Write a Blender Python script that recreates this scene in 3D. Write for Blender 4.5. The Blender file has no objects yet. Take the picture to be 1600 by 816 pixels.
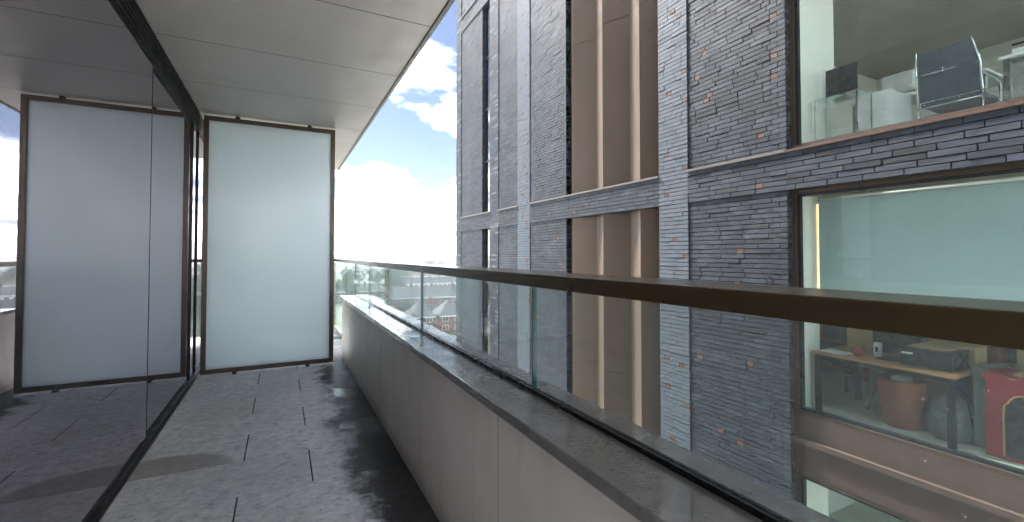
import bpy, bmesh, math, random
from mathutils import Vector, Matrix
random.seed(11)
R = math.radians
sc = bpy.context.scene
col = sc.collection

# ------------------------------------------------------------------ camera
EYE = 1.25
cam = bpy.data.cameras.new('camera'); co = bpy.data.objects.new('camera', cam); col.objects.link(co)
co.location = (0, 0, EYE)
PITCH = 1.3
co.rotation_euler = (R(90 + PITCH), 0, R(-27.05))
cam.sensor_width = 36; cam.lens = 705 / 1600 * 36
cam.shift_y = -26 / 1600
cam.clip_start = 0.02; cam.clip_end = 30000
sc.camera = co

# ------------------------------------------------------------------ sky, sun, exposure
SUN_EL, SUN_AZ = 50.0, -13.0          # azimuth measured from +Y (along the balcony) towards +X
w = bpy.data.worlds.new('World'); sc.world = w; w.use_nodes = True
nt = w.node_tree; N = nt.nodes; L = nt.links
for n in list(N): N.remove(n)
out = N.new('ShaderNodeOutputWorld'); bg = N.new('ShaderNodeBackground')
sky = N.new('ShaderNodeTexSky'); sky.sky_type = 'NISHITA'; sky.sun_disc = False
sky.sun_elevation = R(SUN_EL); sky.sun_rotation = R(SUN_AZ); sky.air_density = 0.8; sky.dust_density = 0.3; sky.ozone_density = 1.5
tc = N.new('ShaderNodeTexCoord'); sep = N.new('ShaderNodeSeparateXYZ'); L.new(tc.outputs['Generated'], sep.inputs[0])
mz = N.new('ShaderNodeMath'); mz.operation = 'MAXIMUM'; mz.inputs[1].default_value = 0.0; L.new(sep.outputs[2], mz.inputs[0])
az = N.new('ShaderNodeMath'); az.operation = 'ADD'; az.inputs[1].default_value = 0.28; L.new(mz.outputs[0], az.inputs[0])
dv = N.new('ShaderNodeVectorMath'); dv.operation = 'DIVIDE'; L.new(tc.outputs['Generated'], dv.inputs[0])
cb = N.new('ShaderNodeCombineXYZ')
for i in range(3): L.new(az.outputs[0], cb.inputs[i])
L.new(cb.outputs[0], dv.inputs[1])
mp = N.new('ShaderNodeMapping'); mp.inputs['Location'].default_value = (7.7, 2.2, 0.0); mp.inputs['Scale'].default_value = (1, 1, 0.8); L.new(dv.outputs[0], mp.inputs[0])
nz = N.new('ShaderNodeTexNoise'); nz.inputs['Scale'].default_value = 2.3; nz.inputs['Detail'].default_value = 9; nz.inputs['Roughness'].default_value = 0.56
nz.inputs['Distortion'].default_value = 0.25
L.new(mp.outputs[0], nz.inputs['Vector'])
hz = N.new('ShaderNodeMapRange'); hz.inputs[1].default_value = 0.0; hz.inputs[2].default_value = 0.30; hz.inputs[3].default_value = 0.12; hz.inputs[4].default_value = 0.0
L.new(mz.outputs[0], hz.inputs[0])
ad = N.new('ShaderNodeMath'); L.new(nz.outputs[0], ad.inputs[0]); L.new(hz.outputs[0], ad.inputs[1])
cr = N.new('ShaderNodeMapRange'); cr.interpolation_type = 'SMOOTHSTEP'; cr.inputs[1].default_value = 0.515; cr.inputs[2].default_value = 0.80
L.new(ad.outputs[0], cr.inputs[0])
mx = N.new('ShaderNodeMix'); mx.data_type = 'RGBA'; L.new(cr.outputs[0], mx.inputs[0])
tone = N.new('ShaderNodeMix'); tone.data_type = 'RGBA'; tone.blend_type = 'MULTIPLY'; tone.inputs[0].default_value = 1.0; tone.inputs[7].default_value = (0.185, 0.19, 0.20, 1)
L.new(sky.outputs[0], tone.inputs[6]); L.new(tone.outputs[2], mx.inputs[6]); mx.inputs[7].default_value = (24.5, 24.8, 25.2, 1)
L.new(mx.outputs[2], bg.inputs[0]); bg.inputs[1].default_value = 0.10
L.new(bg.outputs[0], out.inputs[0])

sl = bpy.data.lights.new('sun', 'SUN'); sl.energy = 3.2; sl.angle = R(8); sl.color = (1, 0.975, 0.94)
so = bpy.data.objects.new('sun', sl); col.objects.link(so)
sd = Vector((math.sin(R(SUN_AZ)) * math.cos(R(SUN_EL)), math.cos(R(SUN_AZ)) * math.cos(R(SUN_EL)), math.sin(R(SUN_EL))))
so.rotation_euler = sd.to_track_quat('Z', 'Y').to_euler(); so.location = (0, 0, 60)

sc.view_settings.view_transform = 'Standard'; sc.view_settings.look = 'None'
sc.view_settings.exposure = 3.0; sc.view_settings.gamma = 1.0
sc.render.engine = 'CYCLES'
cy = sc.cycles
cy.max_bounces = 12; cy.diffuse_bounces = 6; cy.glossy_bounces = 5; cy.transmission_bounces = 6; cy.transparent_max_bounces = 24
cy.caustics_reflective = False; cy.caustics_refractive = False
cy.use_denoising = True; cy.denoising_input_passes = 'RGB_ALBEDO'; cy.sample_clamp_indirect = 6

# ------------------------------------------------------------------ helpers
class MB:
    def __init__(s): s.v = []; s.f = []; s.m = []
    def box(s, x0, x1, y0, y1, z0, z1, m=0, jit=0.0, skip=()):
        b = len(s.v)
        for z in (z0, z1):
            for (x, y) in ((x0, y0), (x1, y0), (x1, y1), (x0, y1)):
                s.v.append((x + random.uniform(-jit, jit), y + random.uniform(-jit, jit), z + random.uniform(-jit, jit)) if jit else (x, y, z))
        F = {'b': (0, 3, 2, 1), 't': (4, 5, 6, 7), 'y0': (0, 1, 5, 4), 'x1': (1, 2, 6, 5), 'y1': (2, 3, 7, 6), 'x0': (3, 0, 4, 7)}
        for k, q in F.items():
            if k in skip: continue
            s.f.append(tuple(b + i for i in q)); s.m.append(m)
        return s
    def poly(s, pts, m=0):
        b = len(s.v); s.v += [tuple(p) for p in pts]; s.f.append(tuple(range(b, b + len(pts)))); s.m.append(m); return s
    def prism(s, pts, d, m=0):
        """pts: closed loop of 3d points; extruded by vector d"""
        b = len(s.v); n = len(pts); d = Vector(d)
        s.v += [tuple(p) for p in pts] + [tuple(Vector(p) + d) for p in pts]
        s.f.append(tuple(b + i for i in reversed(range(n)))); s.m.append(m)
        s.f.append(tuple(b + n + i for i in range(n))); s.m.append(m)
        for i in range(n):
            j = (i + 1) % n
            s.f.append((b + i, b + j, b + n + j, b + n + i)); s.m.append(m)
        return s
    def tube(s, pts, r, n=8, m=0, caps=True):
        pts = [Vector(p) for p in pts]; b = len(s.v); k = len(pts)
        for i, p in enumerate(pts):
            t = (pts[min(i + 1, k - 1)] - pts[max(i - 1, 0)]).normalized()
            a = Vector((0, 0, 1)) if abs(t.z) < 0.9 else Vector((1, 0, 0))
            u = t.cross(a).normalized(); v = t.cross(u).normalized()
            rr = r[i] if isinstance(r, (list, tuple)) else r
            for j in range(n):
                q = 2 * math.pi * j / n
                s.v.append(tuple(p + (u * math.cos(q) + v * math.sin(q)) * rr))
        for i in range(k - 1):
            for j in range(n):
                a0 = b + i * n + j; a1 = b + i * n + (j + 1) % n
                s.f.append((a0, a1, a1 + n, a0 + n)); s.m.append(m)
        if caps:
            s.f.append(tuple(b + j for j in reversed(range(n)))); s.m.append(m)
            s.f.append(tuple(b + (k - 1) * n + j for j in range(n))); s.m.append(m)
        return s
    def mesh(s, name, mats, bevel=0.0, smooth=False, fix=True, segs=2):
        me = bpy.data.meshes.new(name); me.from_pydata(s.v, [], s.f)
        for m in (mats if isinstance(mats, (list, tuple)) else [mats]): me.materials.append(m)
        me.polygons.foreach_set('material_index', s.m)
        if fix or bevel:
            bm = bmesh.new(); bm.from_mesh(me)
            if fix: bmesh.ops.recalc_face_normals(bm, faces=bm.faces)
            if bevel:
                es = [e for e in bm.edges if len(e.link_faces) == 2 and e.calc_face_angle(0) > 0.5]
                bmesh.ops.bevel(bm, geom=es, offset=bevel, segments=segs, affect='EDGES', profile=0.7, clamp_overlap=True)
            bm.to_mesh(me); bm.free()
        if smooth:
            me.polygons.foreach_set('use_smooth', [True] * len(me.polygons))
        me.update(); return me
    def build(s, name, mats, parent=None, bevel=0.0, smooth=False, fix=True, segs=2):
        return link(name, s.mesh(name, mats, bevel, smooth, fix, segs), parent)

def link(name, me, parent=None, loc=None):
    o = bpy.data.objects.new(name, me); col.objects.link(o)
    if loc is not None: o.location = loc
    if parent is not None: o.parent = parent; o.matrix_parent_inverse = parent_inv(parent)
    return o
def parent_inv(p):
    m = Matrix.LocRotScale(p.location, p.rotation_euler, p.scale)
    q = p
    if q.parent is not None: m = q.parent.matrix_parent_basis if False else (world(q))
    return m.inverted()
def world(o):
    m = Matrix.LocRotScale(o.location, o.rotation_euler, o.scale)
    if o.parent is not None: m = world(o.parent) @ o.matrix_parent_inverse @ m
    return m
def tag(o, label=None, cat=None, group=None, kind=None):
    if label: o['label'] = label
    if cat: o['category'] = cat
    if group: o['group'] = group
    if kind: o['kind'] = kind
    return o
def empty(name, loc, label, cat, group=None):
    o = bpy.data.objects.new(name, None); col.objects.link(o); o.location = loc; o.empty_display_size = 0.2
    return tag(o, label, cat, group)
def copy_tree(o, parent=None):
    c = o.copy(); col.objects.link(c)
    if parent is not None: c.parent = parent
    for ch in list(o.children): copy_tree(ch, c)
    return c
def box(name, b, mat, parent=None, bevel=0.0):
    return MB().box(*b).build(name, mat, parent, bevel)

# ------------------------------------------------------------------ materials
def mat(name):
    m = bpy.data.materials.new(name); m.use_nodes = True
    return m, m.node_tree.nodes, m.node_tree.links, m.node_tree.nodes['Principled BSDF']
def noise(N, L, vec, scale, detail=4, rough=0.5, dist=0.0, stretch=None):
    if stretch:
        mp = N.new('ShaderNodeMapping'); mp.inputs['Scale'].default_value = stretch; L.new(vec, mp.inputs[0]); vec = mp.outputs[0]
    n = N.new('ShaderNodeTexNoise'); n.inputs['Scale'].default_value = scale; n.inputs['Detail'].default_value = detail
    n.inputs['Roughness'].default_value = rough; n.inputs['Distortion'].default_value = dist
    L.new(vec, n.inputs['Vector']); return n.outputs[0]
def mrange(N, L, v, a, b, c=0.0, d=1.0, smooth=False):
    n = N.new('ShaderNodeMapRange'); n.inputs[1].default_value = a; n.inputs[2].default_value = b
    n.inputs[3].default_value = c; n.inputs[4].default_value = d
    if smooth: n.interpolation_type = 'SMOOTHSTEP'
    L.new(v, n.inputs[0]); return n.outputs[0]
def math_(N, L, op, a, b):
    n = N.new('ShaderNodeMath'); n.operation = op
    for i, x in enumerate((a, b)):
        if isinstance(x, (int, float)): n.inputs[i].default_value = x
        else: L.new(x, n.inputs[i])
    return n.outputs[0]
def mixc(N, L, fac, a, b):
    n = N.new('ShaderNodeMix'); n.data_type = 'RGBA'
    if isinstance(fac, (int, float)): n.inputs[0].default_value = fac
    else: L.new(fac, n.inputs[0])
    for i, x in ((6, a), (7, b)):
        if isinstance(x, tuple): n.inputs[i].default_value = (*x, 1)
        else: L.new(x, n.inputs[i])
    return n.outputs[2]
def bump(N, L, P, h, strength, dist=0.01):
    n = N.new('ShaderNodeBump'); n.inputs['Strength'].default_value = strength; n.inputs['Distance'].default_value = dist
    L.new(h, n.inputs['Height']); L.new(n.outputs[0], P.inputs['Normal']); return n
def pos(N): return N.new('ShaderNodeNewGeometry').outputs['Position']

def plain(name, c, rough=0.6, metal=0.0, var=0.12, scale=6.0, bmp=0.0, bscale=60.0, stretch=None, rvar=0.1, spec=0.5):
    """colour with grain, soft wear and fine relief"""
    m, N, L, P = mat(name); p = pos(N)
    n1 = noise(N, L, p, scale, 6, 0.6, 0.2, stretch)
    f = mrange(N, L, n1, 0.3, 0.7)
    c0 = tuple(max(0, x * (1 - var)) for x in c); c1 = tuple(min(1, x * (1 + var)) for x in c)
    L.new(mixc(N, L, f, c0, c1), P.inputs['Base Color'])
    n2 = noise(N, L, p, scale * 2.3, 5)
    L.new(mrange(N, L, n2, 0.3, 0.7, max(0.02, rough - rvar), min(1, rough + rvar)), P.inputs['Roughness'])
    P.inputs['Metallic'].default_value = metal; P.inputs['Specular IOR Level'].default_value = spec
    if bmp: bump(N, L, P, noise(N, L, p, bscale, 4, 0.6), bmp, 0.004)
    return m

def glass(name, tint, ior=1.5, base=0.0, rough=0.0, refl=(1, 1, 1), haze=0.0):
    """clear sheet: mirror by Fresnel over a tinted see-through body"""
    m, N, L, P = mat(name); N.remove(P)
    o = [n for n in N if n.type == 'OUTPUT_MATERIAL'][0]
    fr = N.new('ShaderNodeFresnel'); bf = N.new('ShaderNodeNewGeometry').outputs['Backfacing']
    L.new(mrange(N, L, bf, 0, 1, ior, 1 / ior), fr.inputs[0])      # a thin sheet mirrors alike from both sides
    f = mrange(N, L, fr.outputs[0], 0, 1, base, 1.0)
    t = N.new('ShaderNodeBsdfTransparent'); t.inputs[0].default_value = (*tint, 1)
    body = t.outputs[0]
    if haze:
        df = N.new('ShaderNodeBsdfDiffuse'); df.inputs[0].default_value = (0.55, 0.62, 0.62, 1)
        p = pos(N); hn = noise(N, L, p, 3.0, 6, 0.65, 0.3)
        hm = N.new('ShaderNodeMixShader'); L.new(mrange(N, L, hn, 0.3, 0.75, haze * 0.3, haze * 1.7), hm.inputs[0])
        L.new(body, hm.inputs[1]); L.new(df.outputs[0], hm.inputs[2]); body = hm.outputs[0]
    g = N.new('ShaderNodeBsdfGlossy'); g.inputs['Roughness'].default_value = rough; g.inputs[0].default_value = (*refl, 1)
    x = N.new('ShaderNodeMixShader'); L.new(f, x.inputs[0]); L.new(body, x.inputs[1]); L.new(g.outputs[0], x.inputs[2])
    L.new(x.outputs[0], o.inputs[0]); return m

M = {}
M['soffit'] = plain('soffit_panel', (0.62, 0.595, 0.565), 0.42, 0, 0.05, 1.6, 0.02, 300)
M['trim'] = plain('soffit_trim', (0.16, 0.155, 0.15), 0.4, 0.4, 0.1)
M['black'] = plain('black_metal', (0.008, 0.008, 0.009), 0.5, 0.0, 0.2, spec=0.3)
M['dark'] = plain('joint_dark', (0.012, 0.012, 0.012), 0.8, 0, 0.2)
M['bronze'] = plain('bronze_frame', (0.085, 0.062, 0.044), 0.38, 0.5, 0.12, 4)
M['bronze2'] = plain('bronze_rail', (0.092, 0.068, 0.036), 0.24, 0.5, 0.02, 2, rvar=0.03)
M['clad'] = plain('parapet_cladding', (0.84, 0.75, 0.69), 0.5, 0, 0.06, 2.0, 0.02, 260, (1, 1, 0.35))
M['pleat'] = plain('pleated_bronze', (0.128, 0.092, 0.067), 0.38, 0.35, 0.05, 1.2, 0.0, 40, (1, 1, 0.25), rvar=0.04)
M['ledge'] = plain('sill_metal', (0.12, 0.105, 0.092), 0.5, 0.2, 0.1)
M['sill'] = plain('window_sill_bronze', (0.095, 0.066, 0.052), 0.42, 0.35, 0.1)
M['gasket'] = plain('window_gasket', (0.012, 0.014, 0.018), 0.35, 0, 0.2)
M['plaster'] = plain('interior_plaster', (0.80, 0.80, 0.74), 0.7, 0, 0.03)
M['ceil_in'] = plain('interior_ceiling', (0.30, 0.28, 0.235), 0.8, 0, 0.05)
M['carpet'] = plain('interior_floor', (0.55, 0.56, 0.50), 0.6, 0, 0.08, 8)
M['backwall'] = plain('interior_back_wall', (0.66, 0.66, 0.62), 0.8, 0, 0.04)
M['steel'] = plain('chrome', (0.78, 0.79, 0.80), 0.16, 1.0, 0.03)
M['mesh'] = plain('chair_mesh', (0.08, 0.10, 0.125), 0.7, 0, 0.2, 60)
M['white'] = plain('white_laminate', (0.78, 0.79, 0.78), 0.4, 0, 0.03)
M['screen_black'] = plain('black_plastic', (0.02, 0.022, 0.026), 0.3, 0, 0.2)
M['oak'] = plain('oak_top', (0.42, 0.22, 0.10), 0.45, 0, 0.25, 5, 0, 60, (1, 0.2, 1))
M['redwood'] = plain('red_wood', (0.30, 0.085, 0.04), 0.45, 0, 0.3, 6, 0, 60, (1, 1, 0.2))
M['red'] = plain('red_paint', (0.34, 0.025, 0.03), 0.4, 0, 0.15)
M['gold'] = plain('gold_line', (0.62, 0.42, 0.16), 0.4, 0.3, 0.1)
M['greycab'] = plain('grey_cabinet', (0.20, 0.23, 0.20), 0.5, 0, 0.08)
M['blue'] = plain('blue_cloth', (0.03, 0.10, 0.18), 0.7, 0, 0.2, 20)
M['bag'] = plain('grey_bag', (0.13, 0.14, 0.145), 0.45, 0, 0.4, 14, 0.4, 30)
M['kraft'] = plain('kraft_card', (0.50, 0.36, 0.18), 0.7, 0, 0.12)
M['boardblue'] = plain('pale_board', (0.42, 0.46, 0.56), 0.5, 0, 0.05)
M['edge_glass'] = plain('glass_edge', (0.012, 0.07, 0.06), 0.12, 0, 0.2)
M['concrete'] = plain('concrete', (0.33, 0.32, 0.31), 0.75, 0, 0.15, 3)
M['channel'] = plain('channel_black', (0.01, 0.011, 0.012), 0.22, 0.2, 0.2)
M['g_wall'] = glass('tinted_wall_glass', (0.11, 0.11, 0.12), 2.1, 0.30, 0.0, (0.94, 0.88, 0.95), 0.06)
M['g_win'] = glass('office_glass', (0.925, 0.965, 0.95), 1.42, 0.0, 0.0, (0.9, 0.98, 0.97), 0.012)
M['g_slot'] = glass('slot_glass', (0.3, 0.33, 0.34), 2.2, 0.15, 0.02)
M['g_bal'] = glass('balustrade_glass', (0.94, 0.97, 0.962), 1.42, 0.0, 0.0, (0.9, 1, 1), 0.09)
M['water'] = glass('water_drop', (0.93, 0.95, 0.96), 1.6, 0.08, 0.02)

# frosted screen glass: white diffusing sheet under a polished face
m, N, L, P = mat('frosted_glass'); p = pos(N)
P.inputs['Base Color'].default_value = (0.83, 0.925, 0.955, 1); P.inputs['Roughness'].default_value = 0.5
P.inputs['Specular IOR Level'].default_value = 0.0
tr = N.new('ShaderNodeBsdfTranslucent'); tr.inputs[0].default_value = (0.90, 0.98, 1.0, 1)
x1 = N.new('ShaderNodeMixShader'); x1.inputs[0].default_value = 0.6; L.new(P.outputs[0], x1.inputs[1]); L.new(tr.outputs[0], x1.inputs[2])
gl = N.new('ShaderNodeBsdfGlossy'); L.new(mrange(N, L, noise(N, L, p, 1.6, 5), 0.3, 0.7, 0.16, 0.24), gl.inputs['Roughness'])
fr = N.new('ShaderNodeFresnel'); L.new(mrange(N, L, N.new('ShaderNodeNewGeometry').outputs['Backfacing'], 0, 1, 1.6, 1 / 1.6), fr.inputs[0])
x2 = N.new('ShaderNodeMixShader'); L.new(fr.outputs[0], x2.inputs[0]); L.new(x1.outputs[0], x2.inputs[1]); L.new(gl.outputs[0], x2.inputs[2])
o = [n for n in N if n.type == 'OUTPUT_MATERIAL'][0]; L.new(x2.outputs[0], o.inputs[0]); M['frost'] = m

# balcony paving: grey flamed stone, wet along the parapet
m, N, L, P = mat('paving_stone'); p = pos(N)
g1 = noise(N, L, p, 13, 8, 0.72, 0.5); g2 = noise(N, L, p, 34, 6, 0.75, 0.6, (0.55, 1.0, 1)); g3 = noise(N, L, p, 1.6, 4, 0.5)
oi = N.new('ShaderNodeObjectInfo')
base = mixc(N, L, mrange(N, L, g1, 0.33, 0.66), (0.50, 0.50, 0.51), (0.80, 0.80, 0.805))
base = mixc(N, L, mrange(N, L, g2, 0.53, 0.68), base, (0.88, 0.86, 0.84))
base = mixc(N, L, mrange(N, L, g2, 0.46, 0.30), base, (0.17, 0.18, 0.19))
base = mixc(N, L, mrange(N, L, g3, 0.40, 0.70, 0, 0.35), base, (0.38, 0.345, 0.31))
tonev = mrange(N, L, oi.outputs['Random'], 0, 1, 0, 0.22)
base = mixc(N, L, tonev, base, (0.38, 0.38, 0.40))
sx = N.new('ShaderNodeSeparateXYZ'); L.new(p, sx.inputs[0])
wn = noise(N, L, p, 3.2, 5, 0.6, 0.3); wn2 = noise(N, L, p, 22, 4, 0.6)
edge = math_(N, L, 'ADD', sx.outputs[0], math_(N, L, 'MULTIPLY', math_(N, L, 'SUBTRACT', wn, 0.5), 0.42))
edge = math_(N, L, 'ADD', edge, math_(N, L, 'MULTIPLY', math_(N, L, 'SUBTRACT', wn2, 0.5), 0.12))
wet1 = mrange(N, L, edge, 0.30, 0.42, 0, 1, True)
def blob(cx, cyy, rx, ry, soft=0.25, nz_amt=0.5):
    a = math_(N, L, 'DIVIDE', math_(N, L, 'SUBTRACT', sx.outputs[0], cx), rx); b = math_(N, L, 'DIVIDE', math_(N, L, 'SUBTRACT', sx.outputs[1], cyy), ry)
    r2 = math_(N, L, 'ADD', math_(N, L, 'MULTIPLY', a, a), math_(N, L, 'MULTIPLY', b, b))
    r2 = math_(N, L, 'ADD', r2, math_(N, L, 'MULTIPLY', math_(N, L, 'SUBTRACT', wn, 0.5), nz_amt))
    return mrange(N, L, r2, 1.0 - soft, 1.0 + soft, 1, 0, True)
damp = math_(N, L, 'MULTIPLY', math_(N, L, 'MAXIMUM', math_(N, L, 'MULTIPLY', blob(-0.70, 3.25, 0.44, 0.23, 0.15, 1.2), mrange(N, L, sx.outputs[1], 3.197, 3.206)), math_(N, L, 'MULTIPLY', blob(-0.52, 2.42, 0.16, 0.13), 0.6)), 0.6)
base = mixc(N, L, damp, base, (0.20, 0.17, 0.14))
film = math_(N, L, 'MULTIPLY', wet1, mrange(N, L, noise(N, L, p, 2.6, 3, 0.5, 0.4), 0.50, 0.60, 0, 1, True))
wet = math_(N, L, 'MAXIMUM', wet1, film)
base = mixc(N, L, math_(N, L, 'MULTIPLY', wet, 0.93), base, (0.010, 0.010, 0.011))
L.new(base, P.inputs['Base Color'])
rg = mrange(N, L, wet, 0, 1, 0.62, 0.40); rg = math_(N, L, 'SUBTRACT', rg, math_(N, L, 'MULTIPLY', film, 0.24)); L.new(rg, P.inputs['Roughness']); L.new(math_(N, L, 'ADD', mrange(N, L, wet1, 0, 1, 0.5, 0.08), math_(N, L, 'MULTIPLY', film, 0.42)), P.inputs['Specular IOR Level'])
hh = math_(N, L, 'ADD', g1, math_(N, L, 'MULTIPLY', g2, 0.6))
bm_ = bump(N, L, P, hh, 0.30, 0.004)
L.new(mrange(N, L, wet, 0, 1, 0.35, 0.16), bm_.inputs['Strength'])
M['paving'] = m

m, N, L, P = mat('parapet_cladding_panel'); p = pos(N)
st_ = noise(N, L, p, 9, 5, 0.6, 0.2, (1, 1, 0.07)); so3 = noise(N, L, p, 2.2, 5, 0.6, 0.2)
sz = N.new('ShaderNodeSeparateXYZ'); L.new(p, sz.inputs[0])
cc_ = mixc(N, L, mrange(N, L, so3, 0.3, 0.7), (0.76, 0.675, 0.615), (0.88, 0.80, 0.74))
cc_ = mixc(N, L, mrange(N, L, st_, 0.54, 0.70, 0, 0.30), cc_, (0.50, 0.42, 0.36))
spl = math_(N, L, 'MULTIPLY', mrange(N, L, math_(N, L, 'ADD', sz.outputs[2], math_(N, L, 'MULTIPLY', noise(N, L, p, 14, 4), 0.10)), 0.05, 0.17, 1, 0, True), 0.55)
cc_ = mixc(N, L, spl, cc_, (0.32, 0.26, 0.22))
L.new(cc_, P.inputs['Base Color']); P.inputs['Roughness'].default_value = 0.42; M['clad'] = m
# coping: dark metal with rain film and beads
m, N, L, P = mat('wet_coping'); p = pos(N)
wn = noise(N, L, p, 7, 5, 0.6, 0.8); film = mrange(N, L, wn, 0.44, 0.52, 0, 1, True)
big = noise(N, L, p, 2.2, 2, 0.5)
vo = N.new('ShaderNodeTexVoronoi'); vo.inputs['Scale'].default_value = 75; vo.inputs['Randomness'].default_value = 1.0; L.new(p, vo.inputs['Vector'])
beads = mrange(N, L, vo.outputs['Distance'], 0.20, 0.52, 1, 0, True)
dn = noise(N, L, p, 5.0, 4, 0.6, 0.3); spread = mrange(N, L, dn, 0.46, 0.56, 0, 1, True)
beads = math_(N, L, 'MULTIPLY', beads, spread)
L.new(mixc(N, L, mrange(N, L, noise(N, L, p, 9, 6, 0.7), 0.3, 0.7), (0.17, 0.16, 0.153), (0.27, 0.255, 0.245)), P.inputs['Base Color'])
P.inputs['Metallic'].default_value = 0.35
rr = mrange(N, L, film, 0, 1, 0.10, 0.03); L.new(rr, P.inputs['Roughness'])
h = math_(N, L, 'ADD', math_(N, L, 'MULTIPLY', film, 0.12), beads)
bump(N, L, P, h, 0.30, 0.005)
M['coping'] = m

# bricks: nine tones, tumbled faces, lime bloom
def brick_mat(name, c, bloom, warm=0.0):
    m, N, L, P = mat(name); p = pos(N)
    a = noise(N, L, p, 24, 6, 0.7, 0.4, (1, 0.35, 1.6)); b = noise(N, L, p, 1.1, 4, 0.6, 0.5, (1, 1, 1.6)); d = noise(N, L, p, 120, 3, 0.6)
    f = mrange(N, L, a, 0.30, 0.72)
    cc = mixc(N, L, f, tuple(x * 0.62 for x in c), tuple(min(1, x * 1.35) for x in c))
    bl = math_(N, L, 'MULTIPLY', mrange(N, L, b, 0.50, 0.70), mrange(N, L, a, 0.42, 0.60, 0.15, 1.0))
    cc = mixc(N, L, math_(N, L, 'MULTIPLY', bl, bloom), cc, (0.105, 0.112, 0.125))
    L.new(cc, P.inputs['Base Color'])
    L.new(mrange(N, L, a, 0.3, 0.7, 0.52, 0.78), P.inputs['Roughness']); P.inputs['Specular IOR Level'].default_value = 0.4
    bump(N, L, P, math_(N, L, 'ADD', a, math_(N, L, 'MULTIPLY', d, 0.35)), 0.14, 0.006)
    return m
BR = [brick_mat('brick_charcoal', (0.0157, 0.02, 0.0281), 0.5), brick_mat('brick_slate', (0.0184, 0.0242, 0.034), 0.5), brick_mat('brick_blue_grey', (0.0219, 0.0291, 0.0422), 0.5),
      brick_mat('brick_brown_grey', (0.018, 0.0209, 0.0264), 0.45), brick_mat('brick_ash', (0.0265, 0.0337, 0.0454), 0.6),
      brick_mat('brick_pale_blue', (0.0803, 0.0995, 0.1254), 0.4), brick_mat('brick_pale_grey', (0.0835, 0.0992, 0.1206), 0.4), brick_mat('brick_mid_blue', (0.0298, 0.04, 0.0574), 0.4),
      brick_mat('brick_orange', (0.0978, 0.0493, 0.0323), 0.2)]
M['mortar'] = plain('mortar', (0.0055, 0.0057, 0.0062), 0.9, 0, 0.2, 20)
# plain brickwork for faces nobody can pick apart
m, N, L, P = mat('brickwork_far'); p = pos(N)
bt = N.new('ShaderNodeTexBrick'); bt.inputs['Scale'].default_value = 1.0; bt.inputs['Brick Width'].default_value = 0.36; bt.inputs['Row Height'].default_value = 0.066
bt.inputs['Mortar Size'].default_value = 0.006; bt.inputs['Color1'].default_value = (0.08, 0.085, 0.097, 1); bt.inputs['Color2'].default_value = (0.15, 0.16, 0.18, 1); bt.inputs['Mortar'].default_value = (0.03, 0.03, 0.03, 1)
s3 = N.new('ShaderNodeSeparateXYZ'); L.new(p, s3.inputs[0]); c3 = N.new('ShaderNodeCombineXYZ')
L.new(math_(N, L, 'ADD', s3.outputs[1], s3.outputs[0]), c3.inputs[0]); L.new(s3.outputs[2], c3.inputs[1]); L.new(c3.outputs[0], bt.inputs['Vector'])
L.new(bt.outputs['Color'], P.inputs['Base Color']); P.inputs['Roughness'].default_value = 0.6; M['brickfar'] = m

# ------------------------------------------------------------------ the balcony: floor
CEIL = 2.712
GX = -0.775                     # dark glass wall plane
PX = 0.67                       # inner face of parapet
fl = tag(box('balcony_floor', (-0.95, 0.96, -0.75, 8.3, -0.30, -0.016), M['dark']), 'grey stone paved balcony floor, wet along the parapet', None, None, 'structure')
ROW = 0.4575; y_top = 5.49
k = 0; y1 = y_top + 6 * ROW; rows = []
while y1 > -0.25:
    rows.append((y1 - ROW, y1)); y1 -= ROW
for (ya, yb) in rows:
    odd = round((y_top - yb) / ROW) % 2
    xj = 0.168 if odd else -0.19
    xs = [-0.90, xj, 0.93 if ya > 5.9 else PX + 0.02]
    for i in range(2):
        a = xs[i] + (0.004 if i else 0); b = xs[i + 1] - (0.004 if i == 0 else 0)
        dz = random.uniform(-0.0008, 0.0008)
        MB().box(a, b, ya + 0.002, yb - 0.002, -0.016, dz).build('tile', M['paving'], fl, 0.0012, segs=1)

MB().box(-0.9, PX + 0.01, -0.7, 5.9, -0.0159, -0.0025).build('joint_filler', M['dark'], fl)
# ------------------------------------------------------------------ soffit over the balcony
so_ = tag(box('soffit', (-0.9, 0.835, -0.75, 8.25, CEIL + 0.03, CEIL + 0.30), M['dark']), 'pale grey panelled soffit over the balcony', None, None, 'structure')
def floorpt(px, py, dz):
    f = 705; c = math.cos(R(27.05)); s = math.sin(R(27.05)); d = f * dz / (398 - py); l = (px - 800) / f * d
    return l * c + d * s, d * c - l * s
JY = [-0.75, 0.07, 0.98, 1.885, 2.79, 3.695, 4.60, 5.51, 6.415, 7.32, 8.25]
for a, b in zip(JY[:-1], JY[1:]):
    MB().box(-0.9, 0.838, a + 0.005, b - 0.005, CEIL, CEIL + 0.028).build('soffit_panel', M['soffit'], so_)
for y in JY[1:-1]: MB().box(-0.9, 0.836, y - 0.0048, y + 0.0048, CEIL + 0.0015, CEIL + 0.027).build('joint_seal', M['dark'], so_)
for a, b in ((-0.75, 1.78), (1.785, 8.26)):
    MB().box(0.842, 0.868, a, b - 0.004, CEIL - 0.012, CEIL + 0.32).build('edge_trim', M['trim'], so_, 0.002)
MB().box(0.8395, 0.8415, -0.75, 8.25, CEIL + 0.004, CEIL + 0.03).build('shadow_gap', M['dark'], so_)

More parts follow.
